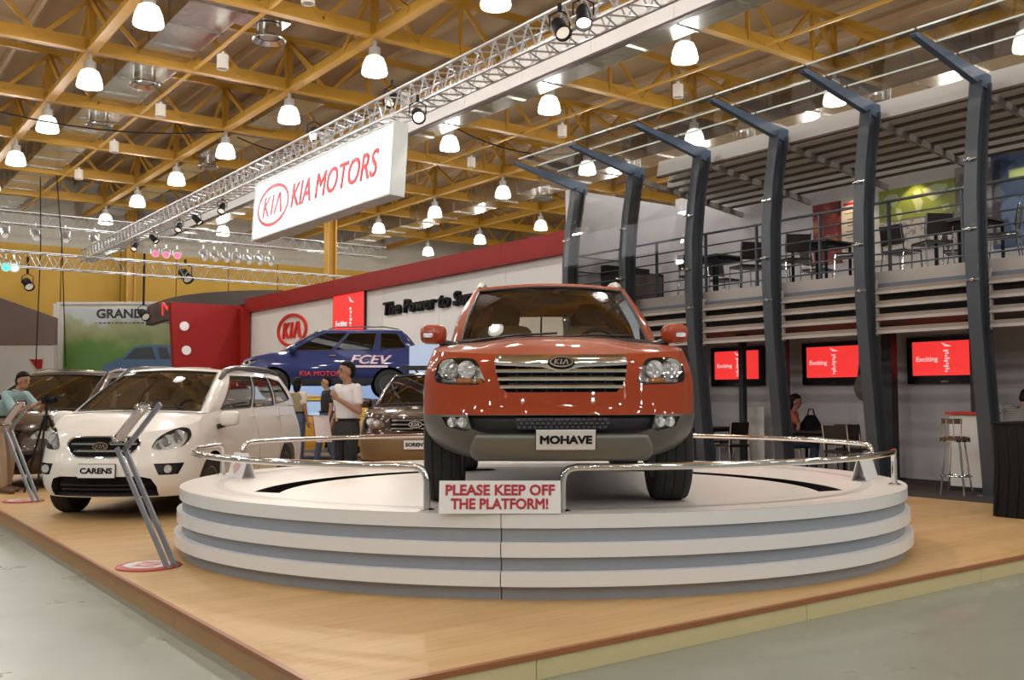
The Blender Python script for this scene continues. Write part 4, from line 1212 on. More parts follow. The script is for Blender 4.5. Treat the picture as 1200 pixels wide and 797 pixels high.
# ------------------------------------------------------------------ the other cars
def generic(root, P, L, W, H, Df, nf, hoodz, cowl, axles, rw, base, top, wins_glass, zs=0.27, zf=0.25, crown=0.05, name_low=None, clad=None, zclad=None, spokes=5, doors=True, nose_fy=None, belt=None, seats=(), holes_fn=None, Dr=0.45, nr=3.0, bulge=0.03, bow=None, side_q=None, seatz=0.6, glassw=None):
    belt = belt or base[2]
    c = Car(root, L, W, Df, nf, Dr, nr,
            [(0, hoodz[0]), (0.15, hoodz[1]), (0.45, hoodz[2]), (cowl, belt - 0.005), (L * 0.6, base[5] - 0.005), (L, base[5] - 0.02)],
            [(0.22, 0.08), (0.38, 0.02), (0.6, 0.0), (0.85, 0.02), (1.0, 0.06), (1.2, 0.12)],
            nose_fy or [(0.22, 0.10), (0.35, 0.02), (0.5, 0.0), (0.65, 0.03), (0.8, 0.08), (0.95, 0.20), (1.1, 0.4)],
            [(0.22, 0.06), (0.5, 0.0), (0.9, 0.04), (1.2, 0.12)], axles, rw, zf, zs, zf + 0.06)
    zl = (lambda q: max(zclad, c.zb(q))) if clad else c.zb
    holes, fill = holes_fn(c) if holes_fn else ([], lambda: None)
    dr = []
    if doors:
        a0, a1 = axles[0] + c.arch + 0.12, axles[1] - c.arch * 0.55
        mid = (a0 + a1) / 2 + 0.05
        lo = (zclad or zs) + 0.06
        for g in (1, -1):
            dr.append(c.side([(a0, lo), (mid - 0.01, lo), (mid - 0.01, c.zt(c.sy(mid)) - 0.02), (a0 - 0.1, c.zt(c.sy(a0)) - 0.02), (a0 - 0.1, 0.75)], g))
            dr.append(c.side([(mid + 0.01, lo), (axles[1] - c.arch - 0.02, lo), (axles[1] - c.arch * 0.75, 0.82), (a1 + 0.12, c.zt(c.sy(a1)) - 0.02), (mid + 0.01, c.zt(c.sy(mid)) - 0.02)], g))
    c.panel('body_shell', c.ring(zl, c.zt), P, 0, holes + dr, 0.055)
    for k, d_ in enumerate(dr):
        o = c.panel('door', d_, P, -0.003, (), 0.09)
        g = 1 if d_[0][0] > 0 else -1
        yy = mid - 0.12 if k % 2 == 0 else axles[1] - c.arch * 0.4
        zz = c.zt(c.sy(yy)) - 0.13
        c.line('door_handle', [(g * c.sy(yy - 0.15), zz), (g * c.sy(yy), zz + 0.004)], 0.014, P if not clad else M_chrome, 0.028, o)
    if clad:
        c.panel('lower_cladding', c.ring(lambda q: min(c.zb(q), zl(q) - 0.002), zl), clad, 0.004, [], 0.06)
    fill()
    c.hood(P, 0.0, cowl + 0.06, [(0, 0.0), (0.12, 0.02), (0.5, crown), (cowl, crown * 0.7)])
    c.house(base, top, bow or ((0.16, 0.10), (0.10, 0.04), (0.025, 0.03)), bulge)
    qa, qb = c.qa, c.qb
    S_ = lambda f_: qa + qb * f_
    wg, sgl = wins_glass
    ws = [(-qa + 0.07, 0.02), (qa - 0.07, 0.02), (qa - 0.05, 0.3), (qa - 0.055, 0.55), (-qa + 0.055, 0.55), (-qa + 0.05, 0.3)]
    wins = [('windscreen', ws, wg, False), ('rear_window', [(c.Q - qa * 0.8, 0.06), (c.Q - 0.001, 0.06), (c.Q - 0.001, 0.5), (c.Q - qa * 0.7, 0.5)], sgl, True)]
    for poly in (side_q or ([(0.04, .03), (0.34, .03), (0.34, .52), (0.06, .52)], [(0.37, .03), (0.66, .03), (0.68, .52), (0.37, .52)], [(0.71, .05), (0.93, .08), (0.92, .5), (0.73, .52)])):
        wins.append(('side_window', [(S_(f_), h_) for f_, h_ in poly], sgl, True))
    c.cabin(P, wins, None, M_dark)
    c.roof(P, 0.04)
    c.under()
    for a in axles:
        for g in (1, -1): c.wheel(g * (W - 0.135), a, 0.215, 0.62, spokes)
    if seats:
        c.seats(seats, 0.36, seatz); c.dash(cowl + 0.30, base[2], 1)
    return c

def white_mpv():
    root = empty('people_carrier', (-4.36, 10.3, Z_WOOD), R(-4.6), 'white compact people carrier with black grille parked on the wood deck', 'car')
    P = paint('pearl_white_paint', (0.80, 0.755, 0.70), 0.0, 0.3)
    gp = [(-0.415, 0.80), (-0.39, 0.865), (-0.30, 0.888), (0.30, 0.888), (0.39, 0.865), (0.415, 0.80), (0.31, 0.69), (0.22, 0.67), (-0.22, 0.67), (-0.31, 0.69)]
    hp = [(0.50, 0.745), (0.55, 0.86), (0.64, 0.935), (0.76, 0.985), (0.835, 0.965), (0.845, 0.88), (0.80, 0.79), (0.72, 0.75)]
    fp = [(0.555, 0.605), (0.80, 0.605), (0.76, 0.485), (0.605, 0.485)]
    ip = [(-0.62, 0.245), (-0.60, 0.36), (-0.54, 0.45), (-0.44, 0.475), (0.44, 0.475), (0.54, 0.45), (0.60, 0.36), (0.62, 0.245)]
    gp, hp, fp = chk(gp, 2), chk(hp, 2), fp
    def holes(c):
        G_ = c.nose(gp[::-1]); Hs = [c.nose(hp), c.nose(hp, True)]; Fs = [c.nose(fp[::-1]), c.nose(fp, True)]; I_ = c.nose([(x, max(z, 0.262)) for x, z in ip])
        def fill():
            go = c.recess('grille', G_, M_black, 0.06, M_chrome)
            for z, hw in ((0.815, 0.37), (0.74, 0.32)):
                b = MB(); b.tube([c.wall(c.sx(-hw + 2 * hw * j / 20), z, -0.015) for j in range(21)], 0.013, 6); b.build('chrome_slat', M_chrome, go, True)
            b = MB(); b.tube([c.wall(q, z, 0.004) for q, z in dens(G_, 0.05)], 0.009, 5, closed=True); b.build('chrome_edge', M_chrome, go, True)
            eo = empty('emblem'); eo.parent = go; eo.matrix_local = c.on(0, 0.78, 0.03)
            kia_logo(0.17, 0.09, M_chrome, M_chrome, eo, Matrix.Identity(4), 0.006, M_black, th=0.1)
            for poly, g in zip(Hs, (1, -1)):
                o = c.recess('headlight', poly, M_lampbk, 0.07, M_dark)
                lamp_bowl(c, 0.755 * g, 0.895, 0.06, o, -0.01); lamp_bowl(c, 0.66 * g, 0.85, 0.055, o, -0.008); lamp_bowl(c, 0.585 * g, 0.79, 0.035, o, -0.008)
                c.panel('lens', poly, M_lens, 0.002, (), 0.06, 0, o)
            for poly, g in zip(Fs, (1, -1)):
                o = c.recess('fog_lamp', poly, M_dark, 0.04, M_dark); lamp_bowl(c, 0.68 * g, 0.545, 0.042, o, 0.0)
            io = c.recess('lower_intake', I_, M_black, 0.09, M_dark)
            for z in (0.31, 0.37):
                b = MB(); b.tube([c.wall(c.sx(-0.5 + 1.0 * j / 16), z, -0.05) for j in range(17)], 0.012, 5); b.build('intake_bar', M_dark, io)
            c.nameplate(0, 0.535, 0.40, 0.14, 'CARENS', 0.02)
        return [G_, I_] + Hs + Fs, fill
    c = generic(root, P, 4.58, 0.905, 1.66, 0.75, 2.35, (0.915, 0.96, 1.025), 0.95, (0.92, 3.62), 0.325,
                (0.80, 0.92, 1.125, 0.78, 4.34, 1.18), (0.60, 1.92, 1.635, 0.56, 4.15, 1.63), (M_glassc, M_glassc), 0.24, 0.25, 0.06, holes_fn=holes, seats=(1.9, 2.8), bulge=0.04,
                side_q=([(0.03, .03), (0.20, .20), (0.085, .20)], [(0.115, .03), (0.42, .03), (0.42, .52), (0.11, .52)], [(0.45, .03), (0.70, .04), (0.70, .52), (0.45, .52)], [(0.73, .06), (0.93, .12), (0.90, .46), (0.73, .52)])[1:],
                nose_fy=[(0.22, 0.12), (0.32, 0.03), (0.48, 0.0), (0.62, 0.015), (0.68, 0.05), (0.80, 0.09), (0.90, 0.14), (1.0, 0.26), (1.15, 0.45)])
    for g in (1, -1):
        b = MB(); b.tube([(0.645 * g, 1.70, 1.51), (0.625 * g, 1.93, 1.63), (0.61 * g, 2.3, 1.675), (0.585 * g, 3.0, 1.69), (0.57 * g, 3.7, 1.68), (0.56 * g, 4.1, 1.63)], [0.03, 0.04, 0.035, 0.03, 0.03, 0.03], 8); b.build('roof_rail', mat('bronze_roof_rail', (0.06, 0.045, 0.038), 0.3, metal=0.2), root, True)
        c.mirror(g * 1.0, 1.12, 1.06, P, (0.11, 0.09, 0.09))
        # side sticker stripes on the glass pillars
    b = MB(); b.tube([c.gh(-0.1, 0.0, 0.02), c.gh(0.25, 0.035, 0.018), c.gh(0.55, 0.04, 0.016)], 0.009, 5); b.build('wiper', M_dark, root)
    b = MB(); b.patch([(-0.74, 0.50), (-0.56, 0.50), (-0.56, 0.545), (-0.74, 0.545)], [], lambda q, h: c.gh(q, h, 0.004), 0.06); b.build('windscreen_sticker', mat('pale_sticker', (0.62, 0.66, 0.72), 0.4), root)
    b = MB(); b.box((0.12, 1.35, 1.12), (0.16, 0.1, 0.02)); b.build('dashboard_card', M_plate, root)
    c.line('side_moulding', [(c.sy(1.5), 0.46), (c.sy(3.15), 0.46)], 0.015, P, 0.006)
    return c

def blue_suv():
    z0 = 1.37
    root = empty('suv', (-6.45, 22.9, z0), R(-79), 'dark blue SUV with pale lettering raised on a stage by the white wall', 'car')
    P = paint('deep_blue_paint', (0.003, 0.012, 0.095), 0.5, 0.4)
    clad = mat('dark_blue_cladding', (0.02, 0.022, 0.03), 0.5)
    hp = [(0.42, 0.72), (0.50, 0.82), (0.70, 0.90), (0.82, 0.92), (0.85, 0.86), (0.72, 0.74)]
    hp = chk(hp)
    def holes(c):
        Hs = [c.nose(hp), c.nose(hp, True)]
        G_ = c.nose([(-0.36, 0.80), (-0.30, 0.66), (0.30, 0.66), (0.36, 0.80)])
        def fill():
            go = c.recess('grille', G_, M_black, 0.05, M_chrome)
            for poly, g in zip(Hs, (1, -1)):
                o = c.recess('headlight', poly, M_lampbk, 0.06, M_dark); lamp_bowl(c, 0.73 * g, 0.84, 0.05, o, 0.0); lamp_bowl(c, 0.58 * g, 0.79, 0.045, o, 0.0)
                c.panel('lens', poly, M_lens, 0.002, (), 0.08, 0, o)
        return Hs + [G_], fill
    c = generic(root, P, 4.35, 0.90, 1.69, 0.75, 2.4, (0.90, 0.95, 1.0), 1.15, (0.86, 3.49), 0.345,
                (0.79, 1.10, 1.09, 0.77, 4.15, 1.14), (0.58, 1.95, 1.60, 0.54, 3.80, 1.62), (M_glassd, M_glassb), 0.32, 0.32, 0.05, clad=clad, zclad=0.48, holes_fn=holes, seats=(2.0, ))
    for g in (1, -1):
        b = MB(); b.tube([(0.54 * g, 2.1, 1.63), (0.54 * g, 2.3, 1.69), (0.52 * g, 3.4, 1.70), (0.5 * g, 3.75, 1.65)], 0.018, 6); b.build('roof_rail', M_chrome, root, True)
        c.mirror(g * 0.96, 1.30, 1.14, P, (0.10, 0.08, 0.08))
        c.panel('tail_lamp', c.side([(4.12, 0.80), (4.28, 0.80), (4.26, 1.10), (4.10, 1.12)][::1], g), mat('red_tail_lens', (0.5, 0.01, 0.02), 0.2, coat=1), 0.012, (), 0.06, 0.02)
    M_pk = mat('pale_pink_vinyl', (0.75, 0.55, 0.60), 0.4)
    T = c.on(c.sy(3.0), 0.90, 0.022)
    text('FCEV', 0.29, M_pk, root, T, 'lettering', 0.002, 0.98, 0.35, 1.0, 0.03)
    b = MB(); b.box((0, -0.155, 0), (0.9, 0.05, 0.003), T); b.build('graphic_stripe', M_pk, root)
    T = c.on(c.sy(1.95), 0.585, 0.022)
    text('KIA MOTORS', 0.15, M_redl, root, T, 'lettering', 0.002, 1.0, 0, 1.0, 0.03)
    return c

def bronze_van():
    root = empty('people_carrier', (-7.35, 13.75, Z_WOOD), R(-7), 'dark bronze people carrier parked behind the white one', 'car')
    P = paint('dark_bronze_paint', (0.045, 0.024, 0.012), 0.4, 0.25)
    hp = [(0.50, 0.72), (0.54, 0.83), (0.72, 0.90), (0.87, 0.92), (0.89, 0.84), (0.80, 0.72)]
    hp = chk(hp)
    def holes(c):
        Hs = [c.nose(hp), c.nose(hp, True)]
        G_ = c.nose([(-0.42, 0.84), (-0.34, 0.68), (0.34, 0.68), (0.42, 0.84)]); I_ = c.nose([(-0.6, 0.50), (-0.5, 0.34), (0.5, 0.34), (0.6, 0.50)])
        def fill():
            go = c.recess('grille', G_, M_black, 0.05, M_chrome)
            for z in (0.72, 0.76, 0.80):
                b = MB(); b.tube([c.wall(c.sx(-0.35 + 0.7 * j / 14), z, 0.0) for j in range(15)], 0.012, 6); b.build('chrome_slat', M_chrome, go, True)
            for poly, g in zip(Hs, (1, -1)):
                o = c.recess('headlight', poly, M_lampbk, 0.06, M_dark); lamp_bowl(c, 0.75 * g, 0.83, 0.05, o, 0.0); lamp_bowl(c, 0.62 * g, 0.79, 0.04, o, 0.0)
                c.panel('lens', poly, M_lens, 0.002, (), 0.08, 0, o)
            c.recess('lower_intake', I_, M_black, 0.06, M_dark)
        return Hs + [G_, I_], fill
    c = generic(root, P, 4.81, 0.985, 1.76, 0.85, 2.4, (0.92, 0.96, 1.02), 1.0, (0.98, 3.87), 0.335,
                (0.88, 0.98, 1.10, 0.86, 4.6, 1.14), (0.66, 1.95, 1.68, 0.64, 4.4, 1.69), (M_glassd, M_glassb), 0.24, 0.22, 0.06, holes_fn=holes, seats=(2.0, ), seatz=0.66)
    for g in (1, -1):
        c.mirror(g * 1.06, 1.15, 1.1, P, (0.11, 0.09, 0.09))
        b = MB(); b.tube([(0.62 * g, 2.0, 1.70), (0.62 * g, 2.3, 1.755), (0.6 * g, 3.9, 1.76), (0.6 * g, 4.3, 1.70)], 0.02, 6); b.build('roof_rail', M_chrome, root, True)
    return c

def brown_suv():
    root = empty('suv', (-1.42, 14.3, Z_WOOD), R(-3), 'dark brown SUV with beige bumper half hidden behind the orange car', 'car')
    P = paint('dark_brown_paint', (0.05, 0.026, 0.014), 0.5, 0.2)
    clad = mat('beige_bumper', (0.26, 0.17, 0.085), 0.4, metal=0.4)
    hp = [(0.47, 0.83), (0.52, 0.94), (0.72, 1.0), (0.84, 1.0), (0.86, 0.90), (0.80, 0.82)]
    hp = chk(hp)
    def holes(c):
        Hs = [c.nose(hp), c.nose(hp, True)]; G_ = c.nose([(-0.42, 0.98), (-0.36, 0.80), (0.36, 0.80), (0.42, 0.98)])
        def fill():
            go = c.recess('grille', G_, M_black, 0.05, M_chrome)
            for z in (0.83, 0.89, 0.95):
                b = MB(); b.tube([c.wall(c.sx(-0.37 + 0.74 * j / 14), z, 0.006) for j in range(15)], 0.017, 6); b.build('chrome_slat', M_chrome, go, True)
            eo = empty('emblem'); eo.parent = go; eo.matrix_local = c.on(0, 0.89, 0.04)
            kia_logo(0.20, 0.10, M_chrome, M_chrome, eo, Matrix.Identity(4), 0.006, M_black, th=0.1)
            for poly, g in zip(Hs, (1, -1)):
                o = c.recess('headlight', poly, M_lampbk, 0.06, M_dark); lamp_bowl(c, 0.74 * g, 0.93, 0.055, o, 0.0); lamp_bowl(c, 0.62 * g, 0.91, 0.045, o, 0.0)
                c.panel('amber_indicator', c.nose([(0.52, 0.845), (0.72, 0.835), (0.72, 0.87), (0.52, 0.88)], g < 0), M_amber, -0.01, (), 0.05, 0.02, o)
                c.panel('lens', poly, M_lens, 0.002, (), 0.08, 0, o)
            c.nameplate(0.05, 0.60, 0.42, 0.13, 'SORENTO', 0.03)
        return Hs + [G_], fill
    c = generic(root, P, 4.59, 0.93, 1.73, 0.7, 2.6, (1.02, 1.05, 1.08), 1.15, (0.88, 3.59), 0.37,
                (0.82, 1.12, 1.15, 0.80, 4.35, 1.18), (0.62, 1.85, 1.66, 0.60, 4.15, 1.66), (M_glassd, M_glassb), 0.32, 0.36, 0.05, clad=clad, zclad=0.74, holes_fn=holes, seats=(2.0, ), seatz=0.7,
                nose_fy=[(0.3, 0.12), (0.45, 0.0), (0.7, 0.0), (0.78, 0.05), (0.95, 0.08), (1.05, 0.12), (1.2, 0.4)])
    for g in (1, -1):
        c.mirror(g * 0.98, 1.25, 1.2, P, (0.10, 0.08, 0.08))
    b = MB(); b.rbox((0.1, 1.95, 1.775), (1.25, 0.14, 0.075), 0.03); o = b.build('roof_light_bar', M_dark, root, True)
    b = MB()
    for k in range(9): b.ball((0.0 + 0.07 * k, 1.87, 1.775), (0.028, 0.012, 0.02), 8, 6)
    b.build('light_bar_lamps', M_refl, o, True)
    b = MB(); b.tube([(-0.2, 1.95, 1.66), (-0.3, 1.95, 1.74)], 0.015, 5).tube([(0.55, 1.95, 1.66), (0.55, 1.95, 1.74)], 0.015, 5); b.build('bar_feet', M_dark, o)
    return c

def yellow_car():
    root = empty('car', (-6.6, 20.6, Z_WOOD), R(-88), 'small yellow car with pale blue windows glimpsed under the blue SUV', 'car')
    P = paint('taxi_yellow_paint', (0.62, 0.36, 0.05), 0.1, 0.3)
    gl = mat('pale_blue_glass', (0.35, 0.5, 0.75), 0.15, var=0.1, emit=0.25)
    c = generic(root, P, 3.9, 0.82, 1.45, 0.7, 2.4, (0.70, 0.75, 0.80), 0.95, (0.75, 3.1), 0.29,
                (0.70, 0.9, 0.88, 0.68, 3.7, 0.90), (0.52, 1.6, 1.26, 0.5, 3.3, 1.26), (gl, gl), 0.22, 0.22, 0.05)
    for g in (1, -1): c.mirror(g * 0.88, 1.05, 0.98, P, (0.09, 0.07, 0.07))
    return c
def red_car():
    p = at(2, 449, 24)
    root = empty('car', (p.x - 1.2, 23.2, 0.0), R(-60), 'bright red car peeking out behind the photographer', 'car')
    P = paint('bright_red_paint', (0.42, 0.015, 0.012), 0.0, 0.4)
    c = generic(root, P, 4.2, 0.85, 1.5, 0.7, 2.4, (0.78, 0.83, 0.88), 1.0, (0.8, 3.3), 0.31, (0.74, 0.95, 0.97, 0.72, 3.95, 1.0), (0.55, 1.7, 1.43, 0.52, 3.6, 1.43), (M_glassd, M_glassb), 0.22, 0.22, 0.05)
    for g in (1, -1): c.mirror(g * 0.91, 1.1, 1.0, P, (0.09, 0.07, 0.07))
RED = red_car()
ORANGE = orange_suv()
WHITE = white_mpv()
BLUE = blue_suv()
BRONZE = bronze_van()
BROWN = brown_suv()
YELLOW = yellow_car()
# ================================================================== ROUND PLATFORM
PX, PY, PRX, PRY = 0.2626, 9.118, 3.24, 2.779
def ell(s, k=96, a0=0.0, a1=2 * pi, e=0.0):
    return [(PX + (PRX * s - e) * cos(a0 + (a1 - a0) * i / k), PY + (PRY * s - e) * sin(a0 + (a1 - a0) * i / k)) for i in range(k)]
plat = empty('turntable_platform', (0, 0, 0), 0, 'round white stepped platform with grey recessed bands under the orange car', 'platform')
LH = (Z_TOP - Z_WOOD) / 6
def band(name, s_in, z0, z1, material, e=0.0, parent=plat):
    # two half rings that meet at the front seam
    seam = -pi / 2 - 0.105
    for a0 in (seam, seam + pi):
        b = MB(); k = 56
        o_ = [(PX + (PRX - e) * cos(a0 + pi * i / k + (0.0012 if i == 0 else (-0.0012 if i == k else 0))), PY + (PRY - e) * sin(a0 + pi * i / k + (0.0012 if i == 0 else (-0.0012 if i == k else 0)))) for i in range(k + 1)]
        i_ = [(PX + (PRX * s_in) * cos(a0 + pi * i / k), PY + (PRY * s_in) * sin(a0 + pi * i / k)) for i in range(k + 1)]
        n_ = k + 1
        vs = [(*p, z0) for p in o_] + [(*p, z1) for p in o_] + [(*p, z0) for p in i_] + [(*p, z1) for p in i_]
        fs = []
        for i in range(k):
            fs += [(i, i + 1, n_ + i + 1, n_ + i), (2 * n_ + i, 3 * n_ + i, 3 * n_ + i + 1, 2 * n_ + i + 1), (n_ + i, n_ + i + 1, 3 * n_ + i + 1, 3 * n_ + i), (i, 2 * n_ + i, 2 * n_ + i + 1, i + 1)]
        fs += [(0, n_, 3 * n_, 2 * n_), (k, 2 * n_ + k, 3 * n_ + k, n_ + k)]
        b.add(vs, fs)
        b.build(name, material, parent, True)
for i in range(3):
    z = Z_WOOD + 2 * LH * i
    band('grey_band', 0.8, z, z + LH + 0.001, M_pgrey, 0.045)
    band('white_tier', 0.93 if i < 2 else 0.985, z + LH, z + 2 * LH - (0.0 if i < 2 else 0.0), M_pwhite, -0.02 + 0.02 * i - 0.0)
# top with the two turntable slots
def arcp(r, a0, a1, k=26): return [(0.29 + r * cos(R(a0 + (a1 - a0) * i / k)), 7.95 + r * sin(R(a0 + (a1 - a0) * i / k))) for i in range(k + 1)]
slots = [arcp(2.36, -2, 78) + arcp(2.14, 78, -5), arcp(2.36, 102, 182) + arcp(2.14, 185, 102)]
b = MB(); b.patch(ell(0.993, 110), slots, lambda x, y: (x, y, Z_TOP + 0.0015), 0.28); b.build('turntable_top', mat('satin_white_top', (0.78, 0.735, 0.70), 0.33, var=0.03), plat)
for s_ in slots:
    b = MB(); b.patch(s_, [], lambda x, y: (x, y, Z_TOP - 0.10), 0.3); b.rim(s_, lambda x, y: (x, y, Z_TOP + 0.001), lambda x, y: (x, y, Z_TOP - 0.10)); b.build('turntable_slot', M_black, plat)
b = MB(); k = 110  # flat grey ring; shading inside the rim is put into its colour
o_, i_ = ell(0.905, k), ell(0.88, k)
b.add([(*p, Z_TOP + 0.0035) for p in o_ + i_], [(i, (i + 1) % k, k + (i + 1) % k, k + i) for i in range(k)]); b.build('recess_shade_ring', mat('shade_grey_ring', (0.60, 0.575, 0.56), 0.35), plat)

# chrome rails
def rail_pt(a, z, s_=0.962): return (PX + PRX * s_ * cos(a), PY + PRY * s_ * sin(a), z)
def ang(px, py):
    p = gr(px, py, Z_TOP); return math.atan2((p.y - PY) / PRY, (p.x - PX) / PRX)
def chrome_rail(a0, a1, lab, h=0.295, posts=True):
    o = empty('chrome_rail', rail_pt((a0 + a1) / 2, Z_TOP), 0, lab, 'rail', 'chrome rails round the platform')
    O = Vector(o.location)
    k = max(12, int(abs(a1 - a0) * 22))
    top = [Vector(rail_pt(a0 + (a1 - a0) * i / k, Z_TOP + h)) for i in range(k + 1)]
    d0 = (top[1] - top[0]).normalized(); d1 = (top[-2] - top[-1]).normalized()
    def bend(p, d):
        return [p + Vector((0, 0, -h)), p + Vector((0, 0, -0.10)), p + Vector((0, 0, -0.045)) + d * 0.012, p + Vector((0, 0, -0.012)) + d * 0.045, p + d * 0.10]
    pts = bend(top[0], d0) + top[2:-2] + bend(top[-1], d1)[::-1]
    b = MB(); b.tube([p - O for p in pts], 0.025, 10); b.build('tube', M_chrome, o, True)
    for p in (top[0], top[-1]):
        b = MB(); b.lathe([(0, 0.02), (0.035, 0.02), (0.055, 0.012), (0.055, 0.003), (0, 0.003)], 16, Matrix.Translation(Vector((p.x, p.y, Z_TOP)) - O)); b.build('floor_flange', M_chrome, o, True)
chrome_rail(R(-90 + 1.2), R(-18), 'chrome rail along the front right of the platform rim')
chrome_rail(R(-94 - 11.5), R(-180 - 9), 'chrome rail along the front left of the platform rim')
chrome_rail(R(2), R(70), 'chrome rail along the back right of the platform rim')
chrome_rail(R(112), R(163), 'chrome rail along the back left of the platform rim')

# warning boards
M_board = mat('white_sign_board', (0.80, 0.80, 0.81), 0.4, var=0.02)
M_rtxt = mat('dark_red_print', (0.45, 0.012, 0.03), 0.5, var=0.03)
def tent_sign(loc, rz, w, h, lab, lines=(), lean=14):
    o = empty('warning_sign', loc, rz, lab, 'sign')
    b = MB(); T = Matrix.Rotation(R(-lean), 4, 'X')
    b.box((0, 0, h / 2), (w, 0.008, h), T); b.build('front_board', M_board, o)
    T2 = Matrix.Translation((0, 2 * h * sin(R(lean)), 0)) @ Matrix.Rotation(R(lean), 4, 'X')
    b = MB(); b.box((0, 0, h / 2), (w, 0.008, h), T2); b.build('back_board', M_board, o)
    for i, t_ in enumerate(lines):
        M = T @ frame((1, 0, 0), (0, 0, 1), (0, -1, 0), (0, -0.007, h * (0.70 - 0.42 * i)))
        text(t_, h * 0.44, M_rtxt, o, M, 'lettering', 0.001, w * (0.90, 0.80)[i], 0, 1.0, 0.03)
    return o
tent_sign((-0.082, 6.36, Z_TOP + 0.004), R(-1.2), 0.79, 0.212, 'white warning sign with red capital letters at the front of the platform', ('PLEASE KEEP OFF', 'THE PLATFORM!'), 12)
p = gr(1040, 562, Z_TOP); tent_sign((p.x - 0.13, p.y + 0.02, Z_TOP + 0.004), R(60), 0.55, 0.235, 'blank back of a folded white sign at the right end of the rails', (), 16)
p = gr(275, 560, Z_TOP); o = tent_sign((p.x, p.y, Z_TOP + 0.004), R(-52), 0.34, 0.235, 'small folded white card at the left end of the rails', (), 16)
b = MB(); b.prism([(-0.09, 0.10), (-0.02, 0.03), (0.07, 0.11), (0.0, 0.19)], 0.003, Matrix.Rotation(R(-16), 4, 'X') @ Matrix.Translation((0, -0.008, 0))); b.build('red_print', mat('faint_red_print', (0.68, 0.42, 0.40), 0.5), o)

# ================================================================== INFORMATION STANDS
M_bar = mat('grey_stand_bar', (0.30, 0.32, 0.36), 0.35, metal=0.5)
def info_stand(loc, rz, lab):
    """leans towards -x, two bent bars, tilted panel"""
    o = empty('info_stand', loc, rz, lab, 'information stand', 'bent grey information stands')
    b = MB(); b.lathe([(0, 0.014), (0.235, 0.014), (0.245, 0.008), (0.245, 0.001), (0, 0.001)], 32, Matrix.Translation((-0.10, 0, 0))); b.build('base_disc', mat('red_disc', (0.42, 0.05, 0.035), 0.4), o, True)
    e = empty('base_emblem'); e.parent = o; e.matrix_local = Matrix.Translation((-0.10, 0, 0.017)) @ Matrix.Rotation(R(180), 4, 'Z') @ Matrix.Rotation(R(-70), 4, 'Z')
    b = MB(); b.prism([(0.19 * cos(2 * pi * i / 28), 0.19 * sin(2 * pi * i / 28)) for i in range(28)], 0.003, Matrix.Rotation(R(-90), 4, 'X')); b.build('white_oval', M_plate, e)
    kia_logo(0.37, 0.37, M_redl, M_redl, e, Matrix.Translation((0, 0, 0.002)), 0.001, th=0.01)
    for y in (-0.04, 0.04):
        pts = [(0.13, y, 0.0), (-0.41, y, 0.90), (-0.05, y, 1.26)]
        b = MB()
        w, h = 0.02, 0.03
        b.bar(pts[0], (pts[1][0] - 0.006, y, pts[1][2] + 0.012), w, h * 1.3); (b.bar((pts[1][0] - 0.006, y, pts[1][2] - 0.012), pts[2], w, h * 1.3) if y > 0 else None)
        b.build('bent_bar', M_bar, o)
    T = Matrix.Translation((-0.23, 0, 1.08)) @ Matrix.Rotation(R(-45.0), 4, 'Y')
    b = MB(); b.box((0, -0.05, 0.045), (0.46, 0.125, 0.008), T); pn = b.build('clear_panel', glass('clear_acrylic', (0.92, 0.92, 0.94), 0.8), o)
    b = MB(); b.box((0, -0.05, 0.038), (0.40, 0.10, 0.002), T); b.build('leaflet', mat('leaflet_paper', (0.72, 0.66, 0.66), 0.5, var=0.15, scale=18), pn)
    b = MB()
    for k in range(4): b.box((-0.14 + 0.09 * k, -0.05, 0.0405), (0.012, 0.08, 0.002), T)
    b.build('red_lines', M_rtxt, pn)
    for x in (-0.17, 0.17):
        for y in (-0.095, -0.005):
            b = MB(); b.lathe([(0, 0.07), (0.02, 0.068), (0.022, 0.05), (0.012, 0.0), (0, 0)], 10, T @ Matrix.Translation((x, y, 0)))
            b.build('standoff', M_chrome, o, True)
p = gr(186, 665); info_stand(p, R(-24), 'bent grey information stand with clear panel in the left foreground')
p = gr(34, 588); info_stand(p, R(-24), 'bent grey information stand by the photographer at the left edge')

# ================================================================== SCREENS
M_scr = mat('lit_red_screen', (0.7, 0.02, 0.02), 0.3, var=0.02, emit=1.0, ecol=(0.95, 0.045, 0.04))
M_scrw = mat('lit_white_print', (0.9, 0.85, 0.85), 0.3, emit=0.75, var=0.02)
def tv(n_, t, z, w, h, lab, bez=0.055, strip=False):
    o = empty('wall_screen', M=wallM(n_, t, z), label=lab, cat='television')
    b = MB(); b.box((0, 0, 0.03), (w, h, 0.07)); b.build('housing', mat('black_tv_case', (0.008, 0.008, 0.009), 0.25), o)
    iw, ih = w - 3.6 * bez, h - 3.6 * bez
    b = MB(); b.box((0, bez * 0.5, 0.068), (iw, ih, 0.004)); s_ = b.build('screen', M_scr, o)
    text('Exciting', ih * 0.20, M_scrw, s_, Matrix.Translation((-iw * 0.27, bez * .5 - ih * 0.02, 0.072)), 'lettering', 0.001, iw * 0.34, 0, 1.0, 0.008)
    b = MB()
    for k in range(9): b.box((iw * 0.03 + 0.02 * (k % 2), bez * .5 + ih * (0.22 - 0.075 * k), 0.0725), (0.075 - 0.02 * (k % 3), ih * 0.045, 0.001))
    b.tube([(iw * -0.03, ih * 0.50, 0.073), (iw * 0.03, ih * 0.42, 0.073), (iw * 0.11, ih * 0.40, 0.073)], [0.004, 0.018, 0.004], 6)
    b.build('vertical_print', M_scrw, s_)
    b = MB(); b.box((0, -h / 2 + bez * 0.6, 0.067), (w * 0.1, 0.012, 0.004)); b.build('badge', M_chrome, o)
    return o
